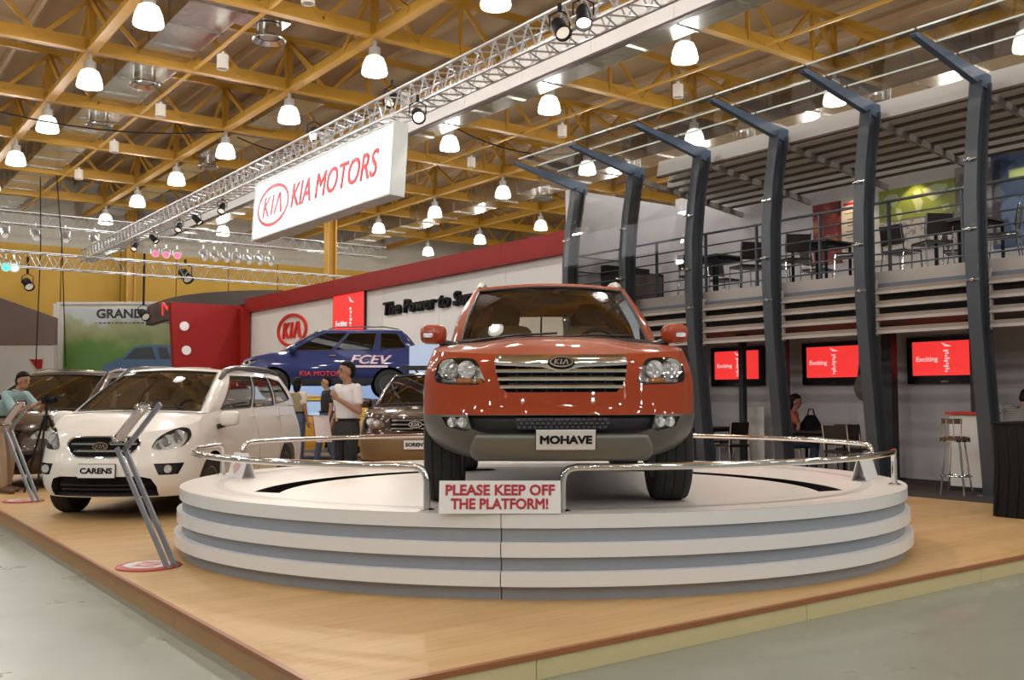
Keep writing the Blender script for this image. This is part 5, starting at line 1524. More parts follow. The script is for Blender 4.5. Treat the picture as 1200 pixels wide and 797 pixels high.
tv(14.14, 8.05, 1.97, 1.24, 0.72, 'wall screen with red picture nearest the bar stool')
tv(14.14, 10.04, 1.97, 1.22, 0.72, 'middle one of three red wall screens under the balcony')
tv(14.14, 12.12, 1.97, 1.24, 0.72, 'red wall screen with a thin post before it, next to the orange car')
o = empty('wall_screen', M=wallM(NW - 0.02, 26.6, 4.02), label='large red screen on the white wall above the blue SUV', cat='television')
b = MB(); b.box((0, 0, 0.03), (2.1, 1.55, 0.07)); b.build('housing', mat('black_tv_case', (0.008, 0.008, 0.009), 0.25), o)
b = MB(); b.box((0, -0.12, 0.068), (2.02, 1.25, 0.004)); s_ = b.build('screen', M_scr, o)
text('Exciting', 0.26, M_scrw, s_, Matrix.Translation((-0.45, -0.38, 0.073)), 'lettering', 0.001, 0.75, 0, 1.0, 0.008)
b = MB()
for k in range(6): b.box((0.16 + 0.03 * (k % 2), 0.05 - 0.11 * k, 0.073), (0.13 - 0.03 * (k % 3), 0.07, 0.001))
b.tube([(0.05, 0.42, 0.073), (0.18, 0.28, 0.073), (0.38, 0.22, 0.073)], [0.006, 0.03, 0.006], 6); b.build('vertical_print', M_scrw, s_)
b = MB(); b.box((0, 0.79, 0.05), (2.14, 0.04, 0.10)); b.build('top_light', mat('cool_strip', (0.8, 0.85, 1), 0.4, emit=1.0), o)

# ================================================================== STAGE UNDER THE BLUE CAR
st = empty('display_stage', (0, 0, 0), 0, 'raised display stage with a pale blue lit front under the blue SUV', 'stage')
b = MB(); b.box((-4.65, 23.75, 1.30), (5.3, 2.7, 0.13)); b.build('stage_top', mat('dark_stage_top', (0.05, 0.045, 0.045), 0.4), st)
b = MB(); b.box((-4.65, 23.9, 0.69), (5.0, 2.1, 1.1)); b.build('stage_base', mat('stage_blue', (0.22, 0.27, 0.40), 0.5), st)
b = MB(); b.box((-4.65, 22.83, 0.98), (5.0, 0.03, 0.42)).box((-4.75, 25.02, 1.58), (4.6, 0.06, 0.42)); b.build('blue_light_strip', mat('pale_blue_light', (0.5, 0.65, 0.9), 0.4, emit=0.55, ecol=(0.42, 0.60, 1.0)), st)
# pale blue panel seen right of the blue car
p = at(508, 425, 20.5)
b = MB(); b.prism([(-0.95, 0), (0.9, 0), (0.9, 2.42), (0.5, 2.5), (-0.5, 2.44), (-0.95, 2.36)], 0.08)
bp_ = b.build('blue_panel', mat('pale_sky_panel', (0.48, 0.60, 0.82), 0.35, emit=0.28, var=0.12, scale=2), loc=(-1.25, 20.9, Z_WOOD), rz=R(12)); tag(bp_, 'pale sky blue display panel between the blue SUV and the orange car', 'display panel')
b = MB(); b.box((0, 0.12, 0.02), (1.5, 0.5, 0.04)); b.build('panel_foot', M_steel, bp_)

# ================================================================== FAR LEFT: billboard, dark fascia, grey booth
def billboard_mat():
    M = bpy.data.materials.new('landscape_print'); M.use_nodes = True
    t = M.node_tree; L = t.links.new; b = t.nodes['Principled BSDF']; b.inputs['Roughness'].default_value = 0.5
    tc = t.nodes.new('ShaderNodeTexCoord'); sp = t.nodes.new('ShaderNodeSeparateXYZ'); nz = t.nodes.new('ShaderNodeTexNoise'); nz.inputs['Scale'].default_value = 1.1; nz.inputs['Detail'].default_value = 8
    ad = t.nodes.new('ShaderNodeMath'); ad.operation = 'MULTIPLY_ADD'; ad.inputs[1].default_value = 1.6
    mr = t.nodes.new('ShaderNodeMapRange'); mr.inputs[1].default_value = -1.0; mr.inputs[2].default_value = 2.6
    rp_ = t.nodes.new('ShaderNodeValToRGB'); e = rp_.color_ramp.elements
    e[0].position, e[0].color = 0.0, (0.07, 0.16, 0.035, 1); e[1].position, e[1].color = 0.95, (0.52, 0.55, 0.58, 1)
    for p_, c_ in ((0.42, (0.10, 0.20, 0.04, 1)), (0.55, (0.24, 0.27, 0.11, 1)), (0.68, (0.32, 0.34, 0.20, 1)), (0.74, (0.46, 0.49, 0.50, 1))):
        x = e.new(p_); x.color = c_
    L(tc.outputs['Object'], sp.inputs[0]); L(tc.outputs['Object'], nz.inputs[0]); L(nz.outputs[0], ad.inputs[0]); L(sp.outputs[1], ad.inputs[2]); L(ad.outputs[0], mr.inputs[0]); L(mr.outputs[0], rp_.inputs[0]); L(rp_.outputs[0], b.inputs['Base Color'])
    return M
BY = 39.0
bx0, bx1 = at(66, 400, BY).x, at(222, 400, BY).x
bz0, bz1 = at(66, 440, BY).z, at(66, 356, BY).z
bw, bh = bx1 - bx0, bz1 - bz0
bb = empty('billboard', M=frame((1, 0, 0), (0, 0, 1), (0, -1, 0), ((bx0 + bx1) / 2, BY, (bz0 + bz1) / 2)), label='landscape billboard with a blue car and dark lettering behind the bronze car', cat='billboard')
b = MB(); b.box((0, -1.4, -0.1), (bw, bh + 2.8, 0.12)); b.build('board', mat('white_board', (0.6, 0.57, 0.53), 0.5), bb)
b = MB(); b.box((0.1, -0.15, -0.03), (bw - 0.35, bh - 0.1, 0.02)); b.build('picture', billboard_mat(), bb)
b = MB(); b.box((0, bh / 2 + 0.02, 0), (bw, 0.1, 0.1)).box((-bw / 2, -1.4, 0), (0.25, bh + 2.8, 0.14)); b.build('frame', mat('white_board', (0.6, 0.57, 0.53), 0.5), bb)
text('GRAND LIVINA', 0.50, mat('dark_print', (0.035, 0.03, 0.03), 0.5), bb, Matrix.Translation((0.75, bh / 2 - 0.42, 0)), 'lettering', 0.004, 3.7, 0, 1.0, 0.03)
b = MB()
for k in range(22): b.box((-1.1 + 0.17 * k, bh / 2 - 0.78, -0.012), (0.12 if k % 4 else 0.05, 0.05, 0.004))
b.build('small_print', mat('dark_print', (0.035, 0.03, 0.03), 0.5), bb)
b = MB(); b.prism([(-0.9, -1.4), (-0.7, -1.0), (-0.05, -0.75), (0.45, -0.3), (1.2, -0.22), (2.1, -0.25), (2.4, -0.5), (2.4, -1.4)], 0.006, Matrix.Translation((0, 0, -0.012)) @ Matrix.Rotation(R(-90), 4, 'X')); b.build('printed_car', mat('blue_car_print', (0.06, 0.12, 0.22), 0.4, var=0.25, scale=1.5), bb)
b = MB(); b.prism([(0.05, -0.80), (0.5, -0.36), (1.15, -0.30), (1.35, -0.8)], 0.004, Matrix.Translation((0, 0, -0.006)) @ Matrix.Rotation(R(-90), 4, 'X')); b.prism([(1.5, -0.8), (1.4, -0.33), (1.75, -0.33), (1.95, -0.8)], 0.004, Matrix.Translation((0, 0, -0.006)) @ Matrix.Rotation(R(-90), 4, 'X')); b.build('printed_car_windows', mat('dark_window_print', (0.035, 0.04, 0.05), 0.4), bb)
# dark curved fascia with red letter
fa = empty('curved_fascia', (0, 0, 0), 0, 'dark curved booth fascia with a red letter left of the red wall', 'booth fascia')
b = MB(); rows = [[], []]
for px, yt, yb, Y in ((171, 366, 381, 35.4), (174, 360, 380, 35.5), (184, 356, 377, 35.9), (196, 352, 374, 36.5), (215, 348, 371, 37.4), (240, 345, 366, 38.3), (270, 343, 360, 39.2), (305, 342, 352, 40), (330, 342, 347, 40.4)):
    rows[0].append(at(px, yt - 2, Y)); rows[1].append(at(px, yb, Y))
b.grid(rows); b.grid([[p + Vector((0.05, 0.5, 0)) for p in r] for r in rows]); b.grid([rows[0], [p + Vector((0.05, 0.5, 0)) for p in rows[0]]]); b.grid([rows[1], [p + Vector((0.05, 0.5, 0)) for p in rows[1]]])
b.build('dark_panel', mat('charcoal_fascia', (0.055, 0.04, 0.035), 0.5), fa, True)
p = at(196, 363, 36.0); text('M', 0.75, mat('bright_red_letter', (0.75, 0.03, 0.02), 0.4, emit=0.35), fa, frame((1, 0, 0), (0, 0, 1), (0, -1, 0), p), 'lettering', 0.05, 0.38)
# grey booth wall at far left
gw = empty('booth_wall', (0, 0, 0), 0, 'brown and pale panelled booth wall at the far left', 'booth wall')
c0, c1, c2 = at(-40, 340, 37), at(63, 372, 37), at(63, 400, 37)
b = MB(); b.prism([(at(-60, 330, 37).x, at(0, 404, 37).z), (c1.x, at(0, 404, 37).z), (c1.x, c1.z), (at(-60, 330, 37).x, at(-60, 328, 37).z)], 0.3, Matrix.Translation((0, 37.2, 0))); b.build('brown_panel', mat('brown_booth', (0.13, 0.085, 0.068), 0.6), gw)
b = MB(); b.box(((at(-60, 330, 37).x + c1.x) / 2, 37.2, at(0, 405, 37).z / 2), (c1.x - at(-60, 330, 37).x, 0.2, at(0, 405, 37).z)); b.build('pale_panel', mat('pale_booth', (0.46, 0.41, 0.37), 0.6), gw)
b = MB(); z_ = at(0, 421, 36.9).z; b.prism([(at(43, 0, 36.9).x, z_), (at(58, 0, 36.9).x, z_), (at(57, 0, 36.9).x, z_ - 0.35), (at(52, 0, 36.9).x, z_ - 0.38)], 0.05, Matrix.Translation((0, 37.05, 0))); b.build('red_mark', M_red, gw)
# long cables hanging at the far left
for j, (px, Y) in enumerate(((47, 35.5), (62, 35.0))):
    a, c = at(px, 150, Y), at(px - 5 + 20 * j, 430, Y)
    b = MB(); b.tube([a, a.lerp(c, 0.5) + Vector((0.1, 0, 0)), c], 0.02, 5); tag(b.build('hanging_cable', M_black), 'black cable hanging in front of the yellow wall, %s one' % ['left', 'right'][j], 'cable')
# ================================================================== FURNITURE
M_seatb = mat('black_vinyl', (0.016, 0.013, 0.013), 0.4, var=0.1)
M_tabtop = mat('dark_table_top', (0.035, 0.026, 0.022), 0.35)
ZD = 3.17
def chair_parts(o):
    b = MB(); b.rbox((0, 0, 0), (0.42, 0.40, 0.045), 0.018, Matrix.Translation((0, 0, 0.45))); p = [b.build('seat', M_seatb, o, True)]
    T = Matrix.Translation((0, 0.20, 0.70)) @ Matrix.Rotation(R(-10), 4, 'X')
    b = MB(); b.rbox((0, 0, 0), (0.42, 0.022, 0.30), 0.02, T); p.append(b.build('backrest', M_seatb, o, True))
    for x in (-0.2, 0.2):
        b = MB(); b.tube([(x, -0.18, 0.44), (x * 1.05, -0.21, 0.0)], 0.011, 7); p.append(b.build('leg', M_chrome, o, True))
        b = MB(); b.tube([(x, 0.24, 0.86), (x, 0.18, 0.46), (x * 1.05, 0.24, 0.0)], 0.011, 7); p.append(b.build('leg', M_chrome, o, True))
        b = MB(); b.tube([(x, -0.18, 0.43), (x, 0.18, 0.44)], 0.010, 6); p.append(b.build('seat_rail', M_chrome, o, True))
    return p
CH = None
def chair(loc, rz, lab, grp):
    global CH
    o = empty('cafe_chair', loc, rz, lab, 'chair', grp)
    if CH is None: CH = chair_parts(o)
    else:
        for q in CH:
            c = q.copy(); COL.objects.link(c); c.parent = o
    return o
TB = None
def table(loc, rz, lab, grp):
    global TB
    o = empty('cafe_table', loc, rz, lab, 'table', grp)
    if TB is None:
        TB = []
        b = MB(); b.box((0, 0, 0.735), (0.75, 0.75, 0.03)); TB.append(b.build('tabletop', M_tabtop, o))
        for x in (-0.32, 0.32):
            for y in (-0.32, 0.32):
                b = MB(); b.box((x, y, 0.36), (0.035, 0.035, 0.72)); TB.append(b.build('leg', M_black, o))
        b = MB(); b.box((0, 0, 0.69), (0.66, 0.66, 0.05)); TB.append(b.build('apron', M_black, o))
    else:
        for q in TB:
            c = q.copy(); COL.objects.link(c); c.parent = o
    return o
gB, gG, gTB, gTG = 'chairs on the balcony', 'chairs under the balcony', 'tables on the balcony', 'tables under the balcony'
def bal(px, n_): return nt(n_, t_at(px, n_), ZD)
def gnd(px, n_): return nt(n_, t_at(px, n_), Z_WOOD)
# balcony, right to left in the photo
table(bal(1140, 13.5), AL, 'dark table on the balcony behind the rightmost chairs', gTB)
chair(bal(1180, 13.3), AL + R(200), 'black chair on the balcony at the right edge of the photo', gB)
chair(bal(1096, 13.15), AL + R(150), 'black chair below the green map poster, backrest towards the camera', gB)
chair(bal(1060, 13.6), AL + R(80), 'black chair left of the one below the green poster', gB)
chair(bal(1128, 14.3), AL + R(20), 'black chair on the far side of the table under the green poster', gB)
table(bal(965, 13.5), AL, 'dark table on the balcony below the red poster', gTB)
chair(bal(932, 13.0), AL + R(150), 'black chair on the balcony just right of the third column', gB)
chair(bal(908, 13.5), AL + R(90), 'black chair partly behind the third column on the balcony', gB)
chair(bal(996, 13.2), AL + R(215), 'black chair on the balcony left of the second column', gB)
chair(bal(960, 14.4), AL + R(10), 'black chair behind the table below the red poster', gB)
table(bal(840, 13.3), AL, 'dark table on the balcony left of the third column', gTB)
chair(bal(876, 13.0), AL + R(160), 'black chair on the balcony just left of the third column', gB)
chair(bal(815, 13.3), AL + R(100), 'black chair on the balcony behind the fourth column', gB)
chair(bal(850, 14.2), AL, 'black chair on the far side of the left balcony table', gB)
b = MB(); b.box((0, 0, 0.35), (1.2, 0.55, 0.7)).box((0, 0.2, 0.75), (1.2, 0.15, 0.2)); o = b.build('dark_cabinet', M_black, loc=bal(742, 13.45), rz=AL); tag(o, 'low black cabinet at the left end of the balcony', 'cabinet')
b = MB(); b.box((0, -0.28, 0.35), (1.1, 0.01, 0.6)); b.build('cabinet_front', M_brown, o)
# ground floor
table(gnd(954, 13.05), AL + R(10), 'dark table with a handbag on it under the balcony', gTG)
chair(gnd(986, 12.85), AL + R(95), 'black chair right of the table with the handbag, left one of two', gG)
chair(gnd(998, 13.5), AL + R(100), 'black chair right of the table with the handbag, right one of two', gG)
table(gnd(824, 13.1), AL, 'dark table beside the orange car under the balcony', gTG)
chair(gnd(856, 12.95), AL + R(170), 'black chair left of the thin black post', gG)
chair(gnd(838, 13.75), AL + R(10), 'black chair behind the table beside the orange car', gG)
p = gnd(957, 13.05); b = MB()
b.grid([[(-0.16, -0.07, 0), (0.16, -0.07, 0)], [(-0.15, -0.06, 0.1), (0.15, -0.06, 0.1)], [(-0.06, -0.02, 0.24), (0.08, -0.02, 0.24)], [(-0.06, 0.02, 0.24), (0.08, 0.02, 0.24)], [(-0.15, 0.06, 0.1), (0.15, 0.06, 0.1)], [(-0.16, 0.07, 0), (0.16, 0.07, 0)]])
b.tube([(-0.06, 0, 0.22), (-0.03, 0, 0.33), (0.05, 0, 0.33), (0.08, 0, 0.22)], 0.012, 6)
tag(b.build('handbag', M_black, loc=p + Vector((-0.1, 0.05, 0.753)), rz=R(20), smooth=True), 'black handbag standing on the table beside the seated person', 'handbag')
# white paper card on a chair
b = MB(); b.box((0, 0, 0.55), (0.02, 0.42, 1.1)); b.box((0.06, 0, 0.01), (0.3, 0.3, 0.02)); tag(b.build('white_board', M_white, loc=gnd(882, 13.85), rz=AL + R(10)), 'pale board leaning against the wall below the left-hand screen', 'board')

# bar stool
sp_ = gr(1121, 580)
o = empty('bar_stool', sp_, AL + R(100), 'chrome bar stool with round seat and low curved back', 'bar stool')
b = MB(); b.lathe([(0, 0.70), (0.16, 0.70), (0.185, 0.715), (0.185, 0.745), (0.16, 0.765), (0, 0.77)], 24); b.build('seat', mat('brown_gloss_seat', (0.10, 0.06, 0.035), 0.2, coat=1), o, True)
b = MB(); b.lathe([(0.15, 0.69), (0.188, 0.695), (0.188, 0.712), (0.15, 0.705)], 24, close=True); b.build('seat_ring', M_chrome, o, True)
for k in range(4):
    a = R(45 + 90 * k)
    b = MB(); b.tube([(0.12 * cos(a), 0.12 * sin(a), 0.70), (0.215 * cos(a), 0.215 * sin(a), 0.0)], 0.013, 8); b.build('leg', M_chrome, o, True)
b = MB(); b.tube([(0.19 * cos(2 * pi * k / 24), 0.19 * sin(2 * pi * k / 24), 0.25) for k in range(24)], 0.011, 7, closed=True); b.build('foot_ring', M_chrome, o, True)
b = MB(); k = 10
b.grid([[(0.175 * cos(R(40 + 100 * i / k)), 0.175 * sin(R(40 + 100 * i / k)), z) for i in range(k + 1)] for z in (0.93, 0.97, 1.0)]); b.build('back_band', mat('brown_gloss_seat', (0.10, 0.06, 0.035), 0.2), o, True)
for a in (45, 75, 105, 135):
    b = MB(); b.tube([(0.17 * cos(R(a)), 0.17 * sin(R(a)), 0.74), (0.178 * cos(R(a)), 0.178 * sin(R(a)), 0.99)], 0.008, 6); b.build('back_rod', M_chrome, o, True)
# bar counter
p = nt(13.1, 7.2, Z_WOOD)
o = empty('bar_counter', p, AL, 'white bar counter with a red top beside the stool', 'counter')
b = MB(); b.box((0, -0.1, 0.52), (0.45, 0.44, 1.03)); b.build('body', M_white, o)
b = MB(); b.box((0, -0.1, 1.055), (0.55, 0.5, 0.03)); b.build('red_top', M_redl, o)
b = MB(); b.box((0, -0.1, 0.03), (0.47, 0.46, 0.06)); b.build('plinth', M_dark, o)
# black draped box at the right edge
o = empty('draped_table', nt(10.45, 5.47, Z_WOOD), AL, 'tall table under a black cloth at the right edge', 'table')
b = MB(); b.box((0.5, -0.6, 0.50), (0.96, 1.16, 1.0)); b.build('cloth_body', M_black, o)
b = MB()
for i in range(11):
    y = -0.04 - 0.11 * i; b.tube([(0.026, y, 0.99), (0.02, y - 0.02, 0.5), (0.012, y + 0.03, 0.01)], [0.010, 0.013, 0.018], 6)
for i in range(8):
    x = 0.06 + 0.12 * i; b.tube([(x, -0.02, 0.99), (x + 0.01, -0.005, 0.5), (x, 0.01, 0.01)], [0.012, 0.016, 0.022], 6)
b.build('cloth_folds', M_black, o, True)
b = MB(); b.box((0.5, -0.6, 1.005), (1.0, 1.2, 0.02)); b.build('cloth_top', M_black, o)

# ================================================================== BALCONY POSTERS
def poster(px, z, w, h, material, lab, name='wall_poster', extra=None):
    o = empty(name, M=wallM(15.34, t_at(px, 15.34), z), label=lab, cat='poster')
    b = MB(); b.box((0, 0, 0), (w, h, 0.02)); b.build('sheet', material, o)
    if extra: extra(o)
    return o
def spotty(name, c1, c2, scale, thr=0.5, c3=None):
    M = bpy.data.materials.new(name); M.use_nodes = True
    t = M.node_tree; L = t.links.new; b = t.nodes['Principled BSDF']; b.inputs['Roughness'].default_value = 0.4
    tc = t.nodes.new('ShaderNodeTexCoord'); nz = t.nodes.new('ShaderNodeTexNoise'); nz.inputs['Scale'].default_value = scale; nz.inputs['Detail'].default_value = 5
    r = t.nodes.new('ShaderNodeValToRGB'); e = r.color_ramp.elements
    e[0].position, e[0].color = thr - 0.03, (*c1, 1); e[1].position, e[1].color = thr + 0.03, (*c2, 1)
    if c3: x = e.new(min(0.95, thr + 0.16)); x.color = (*c3, 1)
    L(tc.outputs['Object'], nz.inputs[0]); L(nz.outputs[0], r.inputs[0]); L(r.outputs[0], b.inputs['Base Color'])
    return M
def world_map(o):
    M_c = mat('pale_continents', (0.42, 0.46, 0.25), 0.4)
    for pts in ([(-.62, .12), (-.5, .2), (-.36, .18), (-.3, .08), (-.38, .0), (-.42, -.06), (-.5, .02)], [(-.38, -.06), (-.28, -.1), (-.26, -.2), (-.33, -.32), (-.37, -.2)], [(-.06, .16), (.06, .2), (.1, .12), (.0, .08)], [(-.08, .04), (.08, .05), (.13, -.04), (.06, -.22), (.0, -.2), (-.03, -.06)], [(.12, .18), (.35, .24), (.58, .2), (.52, .06), (.4, .0), (.3, -.05), (.2, .04)], [(.45, -.14), (.58, -.12), (.6, -.22), (.48, -.24)]):
        b = MB(); b.prism(pts, 0.004, Matrix.Translation((0, 0, 0.012)) @ Matrix.Rotation(R(-90), 4, 'X')); b.build('continent', M_c, o)
poster(1079, 4.74, 1.42, 0.56, mat('green_poster', (0.22, 0.27, 0.03), 0.35, var=0.12), 'green world map poster under a wall light on the balcony', extra=world_map)
poster(973, 4.42, 0.62, 1.15, spotty('red_food_poster', (0.16, 0.015, 0.015), (0.28, 0.03, 0.02), 3.5, 0.5, (0.35, 0.2, 0.04)), 'dark red food poster on the balcony wall')
def menu(o):
    b = MB(); b.box((0.02, 0.45, 0.012), (0.42, 0.05, 0.003)); b.build('red_heading', M_rtxt, o)
    b = MB()
    for k in range(7): b.box((0.0 + 0.03 * (k % 2), 0.28 - 0.11 * k, 0.012), (0.36 - 0.06 * (k % 3), 0.012, 0.003))
    b.build('text_lines', M_brown, o)
poster(1004, 4.45, 0.66, 1.15, mat('cream_poster', (0.62, 0.56, 0.48), 0.4), 'cream menu poster with a red heading right of the red one', extra=menu)
poster(1030, 4.35, 0.35, 1.1, mat('pale_poster', (0.55, 0.52, 0.50), 0.4), 'narrow pale poster partly behind the second column')
poster(1082, 4.16, 1.5, 0.55, spotty('figures_poster', (0.42, 0.40, 0.37), (0.22, 0.20, 0.18), 9, 0.55), 'pale poster with small figures below the green map')
poster(1152, 4.5, 0.75, 1.35, spotty('grey_poster', (0.30, 0.28, 0.27), (0.12, 0.09, 0.085), 2.4, 0.5), 'grey photo poster behind the rightmost column')
poster(1192, 4.55, 0.62, 1.6, spotty('blue_poster', (0.03, 0.06, 0.14), (0.10, 0.16, 0.28), 2.0, 0.5), 'dark blue poster at the right edge of the balcony wall')
poster(1199, 4.9, 0.25, 0.16, mat('green_white_panel', (0.40, 0.55, 0.25), 0.4), 'small green and white panel on the dark blue poster', extra=lambda o: o)
# wall lights above the posters
for px, z, lab, pw in ((1074, 5.02, 'small wall light shining on the green map poster', 32), (1002, 4.98, 'small wall light shining on the cream menu poster', 24), (1196, 5.0, 'small wall light shining on the dark blue poster', 12)):
    p = nt(15.02, t_at(px, 15.2), z + 0.18)
    o = empty('wall_light', p, AL, lab, 'wall light', 'small wall lights on the balcony')
    b = MB(); b.tube([(0.32, 0, 0.06), (0.1, 0, 0.08), (0.0, 0, 0.03)], 0.01, 6); b.build('arm', M_chrome, o, True)
    b = MB(); b.lathe([(0.0, 0.05), (0.03, 0.045), (0.055, 0.0), (0.05, 0.0), (0.025, 0.04)], 12); b.build('shade', M_chrome, o, True)
    light('wall_beam', 'SPOT', (0, 0, -0.02), pw, (1, 0.75, 0.45), 0.03, (0.32, 0, -0.85), 85, 0.5, parent=o)

# glass panes behind the left bays, catching reflections of the lit sign
M_pg = glass('clear_pane', (0.97, 0.975, 0.975), 0.8)
for k in (4, 5):
    o = empty('glass_screen', nt(12.0, CT[k], 0), AL, 'clear glass screen between the %s bowed columns' % ['second and third leftmost', 'two leftmost'][k - 4], 'glass screen')
    rows = []
    for n_, z in prof[4:]:
        rows.append([(n_ - 12.0 - 0.19, y, z) for y in (0.05, 0.8, 1.57)])
    b = MB(); b.grid(rows); b.grid([[(x + 0.012, y, z) for x, y, z in r] for r in rows]); b.build('pane', M_pg, o, True)
    b = MB()
    for y in (0.05, 1.57):
        for z, n_ in ((3.55, 11.9), (4.45, 11.97)): b.ball((n_ - 12.0 - 0.01, y, z), 0.022, 8, 6)
    b.build('clamp', M_chrome, o, True)
# ================================================================== PEOPLE
M_skin = mat('brown_skin', (0.33, 0.165, 0.095), 0.55, var=0.06)
M_skin2 = mat('light_brown_skin', (0.42, 0.22, 0.13), 0.55, var=0.06)
M_hair = mat('black_hair', (0.006, 0.005, 0.005), 0.6, var=0.3, scale=40, spec=0.15)
def capsule(b, p, q, r0, r1, n=10):
    p, q = Vector(p), Vector(q)
    d = (q - p); L_ = d.length
    T = frame(*(lambda z: (z.orthogonal().normalized(), z.cross(z.orthogonal().normalized()), z))(d.normalized()), p)
    pr = [(0.0, -r0)] + [(r0 * cos(R(a)), r0 * sin(R(a))) for a in (-60, -30, 0)] + [(r1 * cos(R(a)), L_ + r1 * sin(R(a))) for a in (0, 30, 60)] + [(0.0, L_ + r1)]
    b.lathe(pr, n, T)
def loft(b, rings, n=16):
    """rings: (centre, rx, ry) stacked ellipses"""
    vs, fs = [], []
    for c, rx, ry in rings:
        for j in range(n): vs.append((c[0] + rx * cos(2 * pi * j / n), c[1] + ry * sin(2 * pi * j / n), c[2]))
    for i in range(len(rings) - 1):
        for j in range(n): fs.append((i * n + j, i * n + (j + 1) % n, (i + 1) * n + (j + 1) % n, (i + 1) * n + j))
    fs += [tuple(range(n - 1, -1, -1)), tuple((len(rings) - 1) * n + j for j in range(n))]
    b.add(vs, fs)
def finish(b, name, material, parent, vox):
    o = b.build(name, material, parent, 'all', weld=False)
    m_ = o.modifiers.new('join', 'REMESH'); m_.mode = 'VOXEL'; m_.voxel_size = vox; m_.use_smooth_shade = True
    s_ = o.modifiers.new('soften', 'SMOOTH'); s_.iterations = 4; s_.factor = 0.5
    return o
def person(loc, rz, lab, J, shirt, trousers, shoes, skin=M_skin, vox=0.012, sleeve=0.55, hair_long=False, tuck=True, face=True, extra_cloth=None):
    """J: joints in local metres; the figure faces -y before posing"""
    o = empty('person', loc, rz, lab, 'person')
    V = lambda k: Vector(J[k])
    b = MB()
    pel, che, nek, hd = V('pelvis'), V('chest'), V('neck'), V('head')
    # torso
    def tor(bb, g, zlow=0.0, zhigh=1.0):
        rr = [(0.0, .150, .105), (0.2, .140, .100), (0.45, .150, .105), (0.75, .175, .115), (0.92, .150, .100), (1.0, .095, .075)]
        rings = []
        for f_, rx, ry in rr:
            if f_ < zlow - 1e-6: continue
            c = pel.lerp(che, min(1, f_ / 0.75)) if f_ <= 0.75 else che.lerp(nek - Vector((0, 0, 0.03)), (f_ - 0.75) / 0.25)
            rings.append((c, rx + g, ry + g))
        loft(bb, rings)
    tor(b, -0.012)
    capsule(b, pel + Vector((-.06, 0, -.02)), pel + Vector((.06, 0, -.02)), .10, .10)
    capsule(b, nek - Vector((0, 0, .04)), nek.lerp(hd, .55), .056, .052)
    # head with jaw, nose and ears
    hx = Matrix.Translation(hd) @ Matrix.Rotation(J.get('yaw', 0), 4, 'Z') @ Matrix.Rotation(J.get('nod', 0), 4, 'X')
    b.ball((0, 0.008, 0.02), (.076, .094, .098), 14, 10, hx); b.ball((0, -.018, -.058), (.056, .066, .058), 12, 8, hx)
    b.ball((0, -.094, -.012), (.015, .022, .026), 8, 6, hx); b.ball((0, -.078, -.062), (.026, .014, .012), 8, 6, hx)
    for g in (1, -1): b.ball((g * .078, .012, -.012), (.013, .022, .032), 8, 6, hx)
    for S_ in ('l', 'r'):
        sh, el, wr = V('sh_' + S_), V('el_' + S_), V('wr_' + S_)
        capsule(b, sh, el, .046, .036); capsule(b, el, wr, .038, .026)
        d = Vector(J.get('hand_' + S_, wr - el)).normalized()
        up_ = Vector(J.get('palm_' + S_, (0, 1, 0))); sd = d.cross(up_).normalized(); up_ = sd.cross(d).normalized()
        T = frame(d, sd, up_, wr)
        capsule(b, T @ Vector((.02, .0, 0)), T @ Vector((.07, 0, 0)), .027, .032)
        b.box((.06, 0, 0), (.075, .078, .026), T)
        for i, (y, l_) in enumerate(((-.031, .062), (-.010, .074), (.011, .070), (.031, .055))):
            k1 = T @ Vector((.095, y, 0)); k2 = T @ Vector((.095 + l_ * .55, y * 1.06, -.012)); k3 = T @ Vector((.095 + l_ * .85, y * 1.06, -.038))
            capsule(b, k1, k2, .0095, .0088, 7); capsule(b, k2, k3, .0088, .0075, 7)
        g = 1 if S_ == 'l' else -1
        k1 = T @ Vector((.03, -.036, -.006)); k2 = T @ Vector((.062, -.062, -.014)); k3 = T @ Vector((.09, -.066, -.028))
        capsule(b, k1, k2, .0125, .010, 7); capsule(b, k2, k3, .010, .0085, 7)
        hp, kn, an = V('hip_' + S_), V('kn_' + S_), V('an_' + S_)
        capsule(b, hp, kn, .078, .052); capsule(b, kn, an, .052, .036)
        ft = Vector(J.get('toe_' + S_, an + Vector((0, -.17, -.05)))); capsule(b, an - Vector((0, 0, .03)), ft, .036, .03)
    body = finish(b, 'body', skin, o, vox)
    # eyes and brows
    if face:
        b = MB()
        for g in (1, -1): b.ball((g * .031, -.079, .008), (.012, .008, .007), 8, 6, hx); b.tube([(g * .014, -.086, .03), (g * .034, -.084, .034), (g * .05, -.074, .029)], .004, 5, hx)
        b.build('eyes_and_brows', M_hair, body, True)
    b = MB(); b.ball((0, .014, .034), (.086, .104, .099), 18, 14, hx)
    if hair_long: b.ball((0, .06, -.05), (.078, .06, .13), 12, 8, hx)
    else: b.ball((0, .055, -.012), (.076, .055, .075), 12, 8, hx)
    hb = b
    # trim the fringe so the face stays clear
    inv = hx.inverted()
    hb.v = [tuple(hx @ Vector((q.x, max(q.y, min(.025, -.092 + max(0, .088 - q.z) * 2.4)), q.z))) for q in (inv @ Vector(p_) for p_ in hb.v)]
    hb.build('hair', M_hair, o, 'all')
    # shirt
    b = MB(); tor(b, 0.010, 0.2 if tuck else 0.0)
    for S_ in ('l', 'r'):
        sh, el = V('sh_' + S_), V('el_' + S_); e = sh.lerp(el, min(1, sleeve))
        capsule(b, che.lerp(nek, .5).lerp(sh, .6), sh, .07, .062); capsule(b, sh, e, .062, .056)
        if sleeve > 1: capsule(b, el, el.lerp(V('wr_' + S_), sleeve - 1), .05, .042)
    s_o = finish(b, 'shirt', shirt, o, vox)
